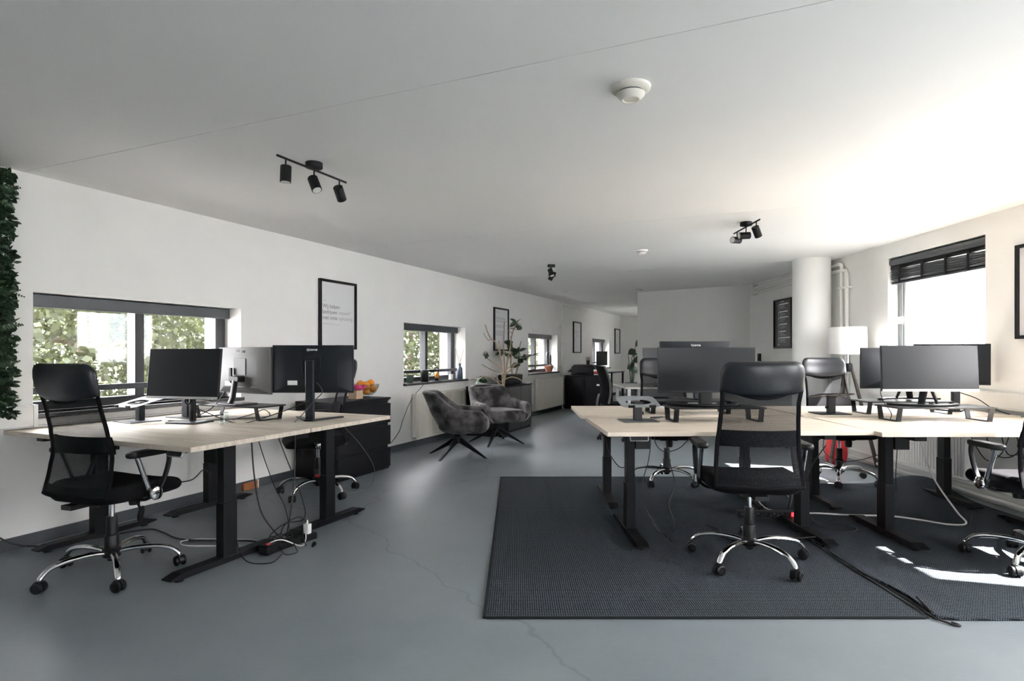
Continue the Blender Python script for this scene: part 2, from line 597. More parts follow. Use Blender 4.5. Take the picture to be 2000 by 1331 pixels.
def wall_run(mb, t0, t1, a0, a1, openings, z1, conv):
    # boxes along axis a with openings (s0, s1, z0, z1); t = thickness axis
    cuts = sorted(openings)
    cur = a0
    for s0, s1, q0, q1 in cuts:
        mb.box(*conv(t0, t1, cur, s0), 0, z1)
        mb.box(*conv(t0, t1, s0, s1), 0, q0)
        mb.box(*conv(t0, t1, s0, s1), q1, z1)
        cur = s1
    mb.box(*conv(t0, t1, cur, a1), 0, z1)
    return mb

WZ0, WZ1 = 0.80, 1.555
LWIN = [(2.13, 3.67), (6.08, 7.65), (10.06, 11.64), (14.21, 15.84)]
Lconv = lambda t0, t1, a, b: (t0, t1, a, b)
wl = wall_run(MB(), -0.19, 0.0, -6.3, 17.4, [(a, b, WZ0, WZ1) for a, b in LWIN], CEIL + 0.04, Lconv)
wlo = wl.build('wall_left', 'wall', smooth=False, loc=(OX, OY, 0), rot=(0, 0, LA))
tag(wlo, 'long white plaster wall on the left with low wide windows', 'wall', kind='structure')
wo = MB()  # brick leaf; its unseen upper part is added to keep sun off the trees
cur = -6.3
for a, b in LWIN:
    wo.box(-0.44, -0.27, cur, a, -3.2, 6.0)
    wo.box(-0.44, -0.27, a, b, -3.2, WZ0 - 0.02)
    wo.box(-0.44, -0.27, a, b, WZ1, 6.0)
    cur = b
wo.box(-0.44, -0.27, cur, 17.4, -3.2, 6.0)
tag(wo.build('wall_left_outer', 'brick', smooth=False, loc=(OX, OY, 0), rot=(0, 0, LA)), 'grey-purple brick outer leaf seen through the left windows, unseen upper part added to shade the trees', 'wall', kind='structure')
bb = MB()
bb.box(0.0, 0.012, -6.3, 17.2, 0.0, 0.072)
tag(bb.build('baseboard_left', 'base', smooth=False, loc=(OX, OY, 0), rot=(0, 0, LA)), 'charcoal skirting board along the left wall', 'baseboard', kind='structure')

wdesc = ['wide dark-framed sliding window above the left desks, trees outside', 'dark-framed window above the cream radiator, mugs and diffuser on its sill',
         'dark-framed window beside the white pipe with a terracotta pot on its sill', 'small dark-framed window at the far end beyond the printer']
def left_window(i, a, b):
    t = T('window_%d' % (i + 1), wdesc[i], 'window', (OX, OY, 0), LA, kind='structure')
    f = MB()
    y0, y1 = -0.27, -0.19
    f.box(y0, y1, a, b, WZ1 - 0.055, WZ1)
    f.box(y0, y1, a, b, WZ0, WZ0 + 0.06)
    f.box(y0, y1, a, a + 0.06, WZ0 + 0.06, WZ1 - 0.055)
    f.box(y0, y1, b - 0.07, b, WZ0 + 0.06, WZ1 - 0.055)
    f.build('window_frame', 'frame', t, bevel=0.004)
    mid = a + (b - a) * 0.487
    MB().box(y0 - 0.004, y1 + 0.012, mid, mid + 0.055, WZ0 + 0.06, WZ1 - 0.055).build('mullion', 'frame', t, bevel=0.004)
    MB().box(-0.19, -0.125, a + 0.004, b - 0.004, WZ1 - 0.088, WZ1 - 0.004).build('blind_box', 'rail', t, bevel=0.006)
    MB().box(-0.236, -0.228, a + 0.06, mid, WZ0 + 0.06, WZ1 - 0.055).build('pane', 'glass', t, smooth=False)
    MB().box(-0.222, -0.214, mid + 0.055, b - 0.07, WZ0 + 0.06, WZ1 - 0.055).build('pane', 'glass', t, smooth=False)
    # inner sash of the sliding half
    s = MB()
    s.box(-0.212, -0.19, mid + 0.055, mid + 0.075, WZ0 + 0.06, WZ1 - 0.088)
    s.box(-0.212, -0.19, b - 0.095, b - 0.07, WZ0 + 0.06, WZ1 - 0.088)
    s.build('sash', 'frame', t)
    MB().box(-0.15, -0.115, a + 0.002, b - 0.002, WZ0 + 0.115, WZ0 + 0.155).build('guard_rail', 'rail', t, bevel=0.004)
    sill = MB().box(-0.19, 0.045, a - (0.0 if i < 1 else 0.015), b + (0.0 if i < 1 else 0.015), WZ0 - 0.028, WZ0)
    sill.build('window_sill', 'sill', t, bevel=0.003)
MB().prism(alcove, CEIL, CEIL + 0.1).build('ceiling_slab', 'ceil', ceil, smooth=False)
for i, (a, b) in enumerate(LWIN):
    left_window(i, a, b)

# right wall
RZ0, RZ1 = 0.95, 2.12
RWIN = [(0.16, 1.39), (2.456, 3.69), (4.70, 5.93)]
Rconv = lambda t0, t1, a, b: (t0, t1, a, b)
wr = wall_run(MB(), RX, RX + 0.22, -4.2, 9.6, [(a, b, RZ0, RZ1) for a, b in RWIN], CEIL + 0.04, Rconv)
tag(wr.build('wall_right', 'wall', smooth=False), 'white plaster wall on the right with tall windows and radiators', 'wall', kind='structure')
bwp = [(RX + 0.22, 9.26), (2.18, 10.63), (2.26, 10.72), (RX + 0.22, 9.45)]
tag(MB().prism(bwp, 0, CEIL + 0.04).build('wall_back', 'wall', smooth=False), 'angled white back wall behind the right-hand desks', 'wall', kind='structure')
inn = MB().box(1.9, 2.0, 10.66, 17.3, 0, CEIL + 0.04)
tag(inn.build('wall_inner', 'wall', smooth=False, loc=(OX, OY, 0), rot=(0, 0, LA)), 'white inner wall of the far alcove behind the angled wall', 'wall', kind='structure')
fw = MB().box(-0.19, 2.05, 17.2, 17.4, 0, CEIL + 0.04)
tag(fw.build('wall_far', 'wall', smooth=False, loc=(OX, OY, 0), rot=(0, 0, LA)), 'shaded white end wall of the far alcove', 'wall', kind='structure')
# wall behind the camera with a broad window band
cwin = [(1.6, 3.2)]
wc = wall_run(MB(), -4.2, -4.0, -6.7, RX + 0.22, [(a, b, 0.9, 2.0) for a, b in cwin], CEIL + 0.04, lambda t0, t1, a, b: (a, b, t0, t1))
tag(wc.build('wall_camera_side', 'wall', smooth=False), 'white wall behind the camera with one window', 'wall', kind='structure')
for i, (a, b) in enumerate(cwin):
    t = T('window_%d' % (11 + i), 'window in the wall behind the camera', 'window', (0, 0, 0), 0, kind='structure')
    f = MB()
    for q in ((a, b, 0.9, 0.95), (a, b, 1.95, 2.0), (a, a + 0.05, 0.95, 1.95), (b - 0.05, b, 0.95, 1.95), ((a + b) / 2 - 0.025, (a + b) / 2 + 0.025, 0.95, 1.95)):
        f.box(q[0], q[1], -4.14, -4.06, q[2], q[3])
    f.build('window_frame', 'frame', t)
    MB().box(a + 0.05, b - 0.05, -4.104, -4.098, 0.95, 1.95).build('pane', 'glass', t, smooth=False)

rdesc = ['grey-framed window in the right wall beside the camera',
         'sunny grey-framed window in the right wall just out of frame', 'tall bright grey-framed window under the black blind']
M['rframe'] = mat('mid_grey_frame', (0.16, 0.175, 0.18), 0.4)
for i, (a, b) in enumerate(RWIN):
    t = T('window_%d' % (7 + i), rdesc[i], 'window', (0, 0, 0), 0, kind='structure')
    f = MB()
    x0, x1 = RX + 0.10, RX + 0.17
    for q in ((a, b, RZ0, RZ0 + 0.055), (a, b, RZ1 - 0.055, RZ1), (a, a + 0.06, RZ0 + 0.055, RZ1 - 0.055), (b - 0.06, b, RZ0 + 0.055, RZ1 - 0.055)):
        f.box(x0, x1, *q)
    f.build('window_frame', 'rframe', t, bevel=0.004)
    s = MB()
    for q in ((a + 0.06, b - 0.06, RZ0 + 0.055, RZ0 + 0.085), (a + 0.06, b - 0.06, RZ1 - 0.085, RZ1 - 0.055), (a + 0.06, a + 0.095, RZ0 + 0.085, RZ1 - 0.085), (b - 0.095, b - 0.06, RZ0 + 0.085, RZ1 - 0.085)):
        s.box(x0 + 0.02, x1 - 0.01, *q)
    s.build('sash', 'white', t, bevel=0.003)
    MB().box(x0 + 0.03, x0 + 0.036, a + 0.095, b - 0.095, RZ0 + 0.085, RZ1 - 0.085).build('pane', 'glass', t, smooth=False)
    sl = MB().box(RX - 0.03, RX + 0.10, a + 0.004, b - 0.004, RZ0 - 0.0, RZ0 + 0.03)
    sl.build('window_sill', 'rframe', t, bevel=0.004)

# round column by the right wall
col = MB().lathe([(0.205, 0), (0.205, CEIL)], 48, (3.46, 6.93, 0))
tag(col.build('column', 'wall'), 'round white column standing in front of the right wall', 'column', kind='structure')

# ------------------------------------------------------------------ outdoors
g = MB().prism([(-60, -40), (60, -40), (60, 60), (-60, 60)], -3.4, -3.2)
tag(g.build('ground', 'groundm', smooth=False), 'grey street ground far below the windows', 'ground', kind='structure')

def facade(name, label, loc, rz, wdt, hgt, dep, cols, rows, m):
    t = T(name, label, 'building', loc, rz)
    MB().box(0, dep, -wdt / 2, wdt / 2, 0, hgt).build('wall', m, t, smooth=False)
    fr = MB()
    for q in ((-0.5, 0.5, 0, 0.08), (-0.5, 0.5, 1.42, 1.5), (-0.5, -0.42, 0.08, 1.42), (0.42, 0.5, 0.08, 1.42), (-0.04, 0.04, 0.08, 1.42)):
        fr.box(-0.06, 0.02, *q)
    frd = fr.data('window', 'white', False)
    pn = MB().box(-0.02, 0.01, -0.42, 0.42, 0.08, 1.42).data('pane', 'facade2', False)
    for i in range(cols):
        for j in range(rows):
            y = (i + 0.5) / cols * wdt - wdt / 2
            wo_ = put('window', frd, t, (0, y, 1.0 + j * (hgt - 1) / rows))
            put('pane', pn, wo_)
facade('white_building', 'pale rendered building across the street, seen through the bright right window', (10.5, 7.5, -3.2), 0, 22, 6.4, 5, 12, 3, 'facade')
facade('pale_building', 'pale building glimpsed between the trees outside the left windows', LP(-11.5, 15.6, -3.2), LA + PI, 9, 9.5, 4, 5, 4, 'facade')

def leaf_cloud(mb, rnd, n, cen, rad, size, shell=0.35):
    for _ in range(n):
        while True:
            p = Vector((rnd.uniform(-1, 1), rnd.uniform(-1, 1), rnd.uniform(-1, 1)))
            if shell < p.length < 1:
                break
        c = Vector(cen) + Vector((p.x * rad[0], p.y * rad[1], p.z * rad[2]))
        a = Vector((rnd.gauss(0, 1), rnd.gauss(0, 1), rnd.gauss(-0.5, 0.6))).normalized()
        b = a.orthogonal().normalized()
        b = (b * math.cos(rnd.uniform(0, 6)) + a.cross(b) * math.sin(rnd.uniform(0, 6))).normalized()
        L = size * rnd.uniform(0.6, 1.35)
        W_ = L * 0.36
        mb.add([c, c + a * L * 0.45 + b * W_, c + a * L, c + a * L * 0.45 - b * W_], [(0, 1, 2, 3)])

def tree(label, d, s, rad, zc, n, size, m, seed):
    rnd = random.Random(seed)
    t = T('tree', label, 'tree', LP(d, s, -3.2), LA, 'trees outside the left windows')
    zc += 3.2
    tr = MB().tube([(0, 0, 0), (0.08, 0.05, zc * 0.5), (0, 0.1, zc), (0.1, 0, zc + rad[2] * 0.7)], [0.17, 0.13, 0.08, 0.02], 8, 4)
    tr.build('trunk', 'bark', t)
    for k in range(9):
        a = rnd.uniform(0, 2 * PI)
        z0 = zc - rad[2] * 0.9 + k * rad[2] * 0.18
        e = Vector((math.cos(a) * rad[0] * 0.85, math.sin(a) * rad[1] * 0.85, z0 + rnd.uniform(0.3, 1.0)))
        MB().tube([(0, 0.03, z0), (e.x * 0.5, e.y * 0.5, z0 + 0.15), tuple(e)], [0.045, 0.028, 0.008], 6, 3).build('branch', 'bark', t)
    f = MB()
    leaf_cloud(f, rnd, n, (0, 0, zc), rad, size)
    f.build('foliage', m, t, smooth=False, kind='stuff')
tree('pale green tree filling the left pane of the wide window', -3.4, 4.3, (1.7, 2.2, 2.2), 0.9, 34000, 0.082, 'tree1', 1)
tree('sparse tree behind the right pane of the wide window', -5.6, 8.3, (1.6, 1.8, 2.3), 0.7, 14000, 0.095, 'tree1', 2)
tree('fresh green tree outside the window with the diffuser', -3.0, 10.6, (1.5, 2.2, 2.3), 0.9, 18000, 0.10, 'tree2', 3)
tree('green tree outside the window with the terracotta pot', -3.2, 18.4, (1.5, 2.2, 2.3), 0.9, 10000, 0.12, 'tree2', 4)
tree('green tree farther off behind the pale tree outside', -9.6, 6.2, (2.2, 2.4, 2.6), 0.8, 3600, 0.17, 'tree2', 5)

# ------------------------------------------------------------------ rugs
RUGZ = 0.009
r1 = MB().box(-0.135, 1.815, 2.61, 5.565, 0.0, RUGZ)
t = T('woven_rug', 'left charcoal flatweave rug under the desks, straight free edge on the bare floor', 'rug', (0, 0, 0))
r1.build('rug_field', 'rug1', t, smooth=False)
eb = MB()
for q in ((-0.147, -0.13, 2.605, 5.57), (1.805, 1.82, 2.605, 5.57), (-0.13, 1.805, 2.60, 2.615), (-0.13, 1.805, 5.555, 5.57)):
    eb.box(q[0], q[1], q[2], q[3], 0.0, RUGZ + 0.002)
eb.build('rug_binding', 'rugedge', t, bevel=0.002)
t = T('woven_rug', 'right charcoal ribbed rug with rippled edge and a bunched-up corner by the radiator', 'rug', (0, 0, 0))
def rug2(u_, v_):
    x = 1.838 + u_ * 1.74
    y = 2.585 + v_ * 2.70
    z = RUGZ
    e = max(0.0, 1 - (x - 1.838) / 0.10)
    if y < 3.55:
        x += e * 0.018 * math.sin((y - 2.6) * 7.0)
        z += e * 0.016 * (0.5 + 0.5 * math.sin((y - 2.5) * 6.3))
    hx, hy = (x - 3.50) / 0.20, (y - 5.10) / 0.30
    z += 0.10 * math.exp(-(hx * hx + hy * hy))
    return (x, y, z)
m2 = MB().grid(rug2, 90, 110)
o = m2.build('rug_field', 'rug2', t)
sd = o.modifiers.new('thickness', 'SOLIDIFY')
sd.thickness = 0.008
sd.offset = -1

# ------------------------------------------------------------------ office chairs
BP = [(0.45, -0.240, 0.222), (0.55, -0.216, 0.220), (0.67, -0.200, 0.210), (0.79, -0.222, 0.200), (0.90, -0.248, 0.194), (0.97, -0.268, 0.198), (1.05, -0.284, 0.205), (1.14, -0.290, 0.205)]
def bprof(z):
    if z <= BP[0][0]:
        return BP[0][1], BP[0][2]
    for i in range(len(BP) - 1):
        if z <= BP[i + 1][0]:
            k = (z - BP[i][0]) / (BP[i + 1][0] - BP[i][0])
            k = k * k * (3 - 2 * k) * 0.4 + k * 0.6
            return BP[i][1] + (BP[i + 1][1] - BP[i][1]) * k, BP[i][2] + (BP[i + 1][2] - BP[i][2]) * k
    return BP[-1][1], BP[-1][2]
def bpt(u_, z, off=0.0):
    y, hw = bprof(z)
    return (u_ * hw, y + 0.045 * u_ * u_ + off, z)

CH = {}
def chair_meshes():
    # star base leg along +X
    CH['leg'] = MB().tube([(0.025, 0, 0.112), (0.10, 0, 0.124), (0.20, 0, 0.122), (0.275, 0, 0.104), (0.312, 0, 0.072), (0.318, 0, 0.058)], [0.015, 0.0155, 0.015, 0.014, 0.013], 12, 5, flat=(1.1, 0.85)).data('leg', 'chrome')
    c = MB()
    for sg in (-1, 1):
        c.lathe([(0.001, -0.010), (0.018, -0.010), (0.026, -0.007), (0.028, 0.0), (0.026, 0.007), (0.020, 0.010), (0.019, 0.008), (0.001, 0.008)], 20, (0, 0, 0),
                Matrix.Translation((0, sg * 0.017, 0.028)) @ Matrix.Rotation(R(90 * -sg), 4, 'X'))
    # hood between the wheels
    c.prism([(0.031 * math.cos(R(a)), 0.031 * math.sin(R(a))) for a in range(-20, 201, 20)], -0.008, 0.008, Matrix.Translation((0, 0, 0.029)) @ Matrix.Rotation(R(90), 4, 'X'))
    c.cyl((0.0, 0, 0.045), (0.0, 0, 0.066), 0.011, 0.009, 10)
    CH['caster'] = c.data('caster', 'black')
    CH['hub'] = MB().lathe([(0.001, 0.070), (0.020, 0.070), (0.024, 0.082), (0.042, 0.092), (0.044, 0.128), (0.036, 0.138), (0.001, 0.138)], 28).data('hub', 'black')
    CH['sleeve'] = MB().lathe([(0.034, 0.13), (0.034, 0.205), (0.032, 0.208), (0.0275, 0.210), (0.0265, 0.30), (0.024, 0.304), (0.001, 0.304)], 28).data('lift_sleeve', 'black')
    CH['piston'] = MB().cyl((0, 0, 0.30), (0, 0, 0.405), 0.0135, n=18).data('lift_piston', 'chrome')
    m = MB().box(-0.075, 0.075, -0.12, 0.11, 0.385, 0.425)
    m.box(-0.035, 0.035, -0.235, -0.10, 0.392, 0.415)
    m.lathe([(0.001, 0), (0.026, 0), (0.030, 0.03), (0.028, 0.07), (0.001, 0.07)], 16, (0.0, 0.13, 0.335))
    CH['mech'] = m.data('tilt_mechanism', 'black')
    lv = MB().tube([(0.06, 0.0, 0.405), (0.17, 0.0, 0.395), (0.21, -0.005, 0.36)], 0.006, 8, 4)
    lv.pillow([(0.018 * math.cos(a) , 0.045 * math.sin(a)) for a in [2 * PI * i / 14 for i in range(14)]], 0.012, 0.006, lambda a, b, t_: (0.215 + t_ + b * 0.25, -0.005 + a, 0.335 + b), 4, 2)
    CH['lever'] = lv.data('lever', 'black')
    ol = rrect(0.50, 0.475, 0.11, 7)
    def seatfn(a, b, t_):
        drop = max(0.0, (b - 0.06) / 0.18)
        edge = (abs(a) / 0.25) ** 3
        return (a, b + 0.035, 0.455 + t_ * (1 - 0.42 * max(0, (b - 0.1) / 0.14)) - 0.022 * drop * drop + 0.010 * edge)
    CH['seat'] = MB().pillow(ol, 0.088, 0.030, seatfn, 8, 6).data('seat', 'fabric')
    # backrest sheet
    CH['panel'] = MB().grid(lambda u_, v_: bpt(u_ * 2 - 1, 0.45 + v_ * 0.53), 16, 24).data('mesh_back', 'mesh')
    b = MB().grid(lambda u_, v_: bpt(u_ * 2 - 1, 0.665 + v_ * 0.088, 0.012), 14, 5)
    b.grid(lambda u_, v_: bpt(u_ * 2 - 1, 0.665 + v_ * 0.088, 0.020), 14, 5)
    CH['band'] = b.data('lumbar_band', 'fabric')
    fr = MB()
    for sg in (-1, 1):
        fr.tube([bpt(sg, 0.45 + k * 0.05) for k in range(12)], 0.009, 8, 3, flat=(1.3, 0.9))
    fr.tube([bpt(-1 + k * 0.25, 0.457) for k in range(9)], 0.011, 8, 2)
    CH['frame'] = fr.data('back_frame', 'fabric')
    lo = MB().grid(lambda u_, v_: bpt(u_ * 2 - 1, 0.45 + v_ * 0.055, 0.004), 14, 3)
    CH['hem'] = lo.data('back_hem', 'fabric')
    # crescent of fabric under the headrest
    def cres(u_, v_):
        x = u_ * 2 - 1
        z1 = 0.985
        z0 = 0.972 - 0.052 * (1 - x * x)
        return bpt(x * 0.93, z0 + (z1 - z0) * v_, -0.003)
    CH['crescent'] = MB().grid(cres, 18, 3).data('headrest_edge', 'fabric')
    # headrest pad: front and back skins meeting at a rounded rim
    def headfn(u_, v_, side):
        x = (u_ * 2 - 1)
        x = math.copysign(1 - (1 - abs(x)) ** 1.6, x) * 0.212
        ax = abs(x)
        zt = 1.060 + 0.062 * (1.0 if ax < 0.150 else math.sqrt(max(0.0, 1 - ((ax - 0.150) / 0.062) ** 2)))
        zb_ = 0.962 - 0.028 * (1 - (x / 0.212) ** 2)
        vv = 0.5 - 0.5 * math.cos(PI * v_)
        z = zb_ + (zt - zb_) * vv
        th = 0.030 * math.sqrt(max(0.0, 1 - (ax / 0.212) ** 7)) * math.sqrt(max(0.0, 1 - abs(2 * vv - 1) ** 5))
        y, hw = bprof(z)
        wr = 0.0015 * math.sin(x * 130) * max(0.0, (z - 1.09) / 0.05) if side > 0 else 0.0
        return (x, y + 0.040 * (x / 0.205) ** 2 + 0.004 + side * th + wr, z)
    hb = MB()
    for side in (-1, 1):
        hb.grid(lambda u_, v_: headfn(u_, v_, side), 32, 16)
    CH['headrest'] = hb.data('headrest', 'leather', True, 80)
    for sg in (-1, 1):
        k = 'L' if sg < 0 else 'R'
        x = sg * 0.275
        CH['pad' + k] = MB().pillow(rrect(0.062, 0.25, 0.030, 5), 0.030, 0.012, lambda a, b, t_: (x + a, b - 0.005, 0.660 + t_ - 0.16 * b * b), 6, 4).data('arm_pad', 'black')
        CH['tube' + k] = MB().tube([(x, -0.075, 0.645), (x, -0.045, 0.565), (x, -0.005, 0.455)], 0.0125, 12).data('arm_tube', 'chrome')
        CH['band' + k] = MB().tube([(x, 0.105, 0.648), (x, 0.110, 0.600), (x, 0.085, 0.520), (x, 0.045, 0.452), (x, 0.015, 0.428), (x, -0.010, 0.445), (x, -0.012, 0.480)], 0.015, 8, 4, flat=(1.0, 0.65)).data('arm_band', 'black')
        CH['disc' + k] = MB().lathe([(0.001, 0), (0.034, 0), (0.036, 0.006), (0.033, 0.014), (0.018, 0.019), (0.001, 0.020)], 28, (0, 0, 0), Matrix.Translation((x + sg * 0.008, 0.022, 0.443)) @ Matrix.Rotation(R(90 * sg), 4, 'Y')).data('arm_disc', 'chrome')
        CH['brk' + k] = MB().tube([(sg * 0.10, 0.01, 0.40), (sg * 0.22, 0.015, 0.405), (sg * 0.262, 0.02, 0.43)], 0.013, 8, 3, flat=(1.4, 0.7)).data('arm_bracket', 'black')
chair_meshes()

def office_chair(label, loc, heading, base0, group='high-backed mesh office chairs'):
    t = T('office_chair', label, 'chair', loc, heading, group)
    for k in range(5):
        a = R(base0 + 72 * k) - heading
        lg = put('leg', CH['leg'], t, (0, 0, 0), (0, 0, a), label='chrome star-base leg')
        put('caster', CH['caster'], lg, (0.318, 0, 0), (0, 0, R((base0 * 7 + k * 97) % 140 - 70)), label='black twin-wheel caster')
    put('hub', CH['hub'], t)
    put('lift_sleeve', CH['sleeve'], t)
    put('lift_piston', CH['piston'], t, label='chrome lift piston')
    put('tilt_mechanism', CH['mech'], t)
    put('lever', CH['lever'], t)
    put('seat', CH['seat'], t, label='black fabric seat cushion')
    bk = put('backrest', CH['panel'], t, label='see-through black mesh backrest')
    put('back_frame', CH['frame'], bk)
    put('lumbar_band', CH['band'], bk)
    put('back_hem', CH['hem'], bk)
    hd = put('headrest', CH['headrest'], t, label='black leatherette headrest')
    put('headrest_edge', CH['crescent'], hd)
    for k in 'LR':
        ar = put('armrest', CH['pad' + k], t)
        put('arm_tube', CH['tube' + k], ar, label='chrome arm tube')
        put('arm_band', CH['band' + k], ar)
        put('arm_disc', CH['disc' + k], ar, label='round chrome arm joint')
        put('arm_bracket', CH['brk' + k], ar)
    return t

office_chair('high-backed mesh office chair tucked under the left desk, wide window behind it', LP(0.93, 2.02, 0), LA + R(5), 21)
office_chair('high-backed mesh office chair with its back squarely to the camera, centre right', (1.305, 3.31, RUGZ), R(-6), 5)
office_chair('office chair facing the camera behind the big left-hand monitor on the right desks', (1.366, 5.36, RUGZ), R(176), 15)
office_chair('office chair facing the camera in front of the white column', (2.93, 5.36, RUGZ), R(184), 24)
office_chair('office chair cut off by the right edge of the picture, sunlit casters', (2.865, 3.25, RUGZ), R(-3), 69)
office_chair('office chair beyond the left desks beside the black dresser', (-1.65, 4.93, 0), R(116), 35)

# ------------------------------------------------------------------ standing desks
DK = {}
def desk_meshes():
    DK['column'] = MB().box(-0.03, 0.03, -0.045, 0.045, 0.04, 0.34).box(-0.0255, 0.0255, -0.040, 0.040, 0.34, 0.655).data('leg', 'blackmatte', False)
    ft = MB().box(-0.035, 0.035, -0.30, 0.30, 0.014, 0.046)
    for sg in (-1, 1):
        y0, y1 = 0.30 * sg, 0.36 * sg
        a = [(-0.035, y0, 0.014), (0.035, y0, 0.014), (0.035, y1, 0.022), (-0.035, y1, 0.022)]
        b = [(-0.035, y0, 0.046), (0.035, y0, 0.046), (0.035, y1, 0.030), (-0.035, y1, 0.030)]
        ft.hexa(a, b)
        ft.cyl((0, 0.29 * sg, 0.0), (0, 0.29 * sg, 0.016), 0.024, n=14)
    DK['foot'] = ft.data('foot', 'blackmatte', False)
    DK['plate'] = MB().box(-0.035, 0.035, -0.33, 0.33, 0.655, 0.689).data('top_bracket', 'blackmatte', False)
    DK['motor'] = MB().box(-0.045, 0.045, -0.05, 0.05, 0.56, 0.655).data('motor_box', 'black', False)
    cp = MB().pillow(rrect(0.11, 0.034, 0.008, 4), 0.016, 0.003, lambda a, b, t_: (a, b, t_), 4, 2)
    DK['panel'] = cp.data('control_panel', 'silver')
    DK['panelface'] = MB().pillow(rrect(0.10, 0.028, 0.006, 4), 0.003, 0.001, lambda a, b, t_: (a, b, t_), 3, 2).data('panel_face', 'black')
desk_meshes()
def desk(label, loc, rz, wdt=1.6, top='oak', inset=0.26, front=-1, panel_x=None):
    # local: width on X, depth on Y; front = side of the user (-1: -Y)
    t = T('standing_desk', label, 'desk', loc, rz, 'height-adjustable desks')
    z0 = TOP - loc[2]
    MB().box(-wdt / 2, wdt / 2, -0.4, 0.4, z0 - 0.026, z0).build('tabletop', top, t, bevel=0.002)
    dz = z0 - 0.026 - 0.689
    for sg in (-1, 1):
        x = sg * (wdt / 2 - inset)
        l = put('leg', DK['column'], t, (x, 0, dz), bevel=0.003)
        put('foot', DK['foot'], l, (0, 0, -dz), bevel=0.002)
        put('top_bracket', DK['plate'], l)
        put('motor_box', DK['motor'], l, (-sg * 0.075, 0, 0))
    MB().box(-(wdt / 2 - inset), wdt / 2 - inset, -0.03, 0.03, z0 - 0.072, z0 - 0.028).build('crossbeam', 'blackmatte', t)
    if panel_x is not None:
        p = put('control_panel', DK['panel'], t, (panel_x, front * 0.392, z0 - 0.038), (R(68), 0, 0 if front < 0 else PI))
        put('panel_face', DK['panelface'], p, (0, 0, 0.008))
    return t
desk('light oak standing desk nearest the camera on the left, chair tucked under it', LP(0.80, 2.375, 0), LA, 1.585, 'oak2', 0.23, -1, 0.68)
desk('light oak standing desk on the left, far half of the pair, beside the dresser', LP(0.80, 3.185, 0), LA, 1.585, 'oak2', 0.23, 1, -0.6)
desk('front left oak standing desk on the rug, chair back in front of it', (1.295, 3.83, RUGZ), R(2.2), 1.57, 'oak', 0.22, -1, -0.60)
desk('front right oak standing desk on the rug, streak of sun on top', (2.885, 3.785, RUGZ), 0, 1.58, 'oak', 0.27, -1, 0.55)
desk('back left oak standing desk on the rug, white keyboard on it', (1.275, 4.72, RUGZ), 0, 1.60, 'oak', 0.25, 1, -0.5)
desk('back right oak standing desk on the rug, nearest the column', (2.88, 4.70, RUGZ), 0, 1.58, 'oak', 0.27, 1, 0.5)

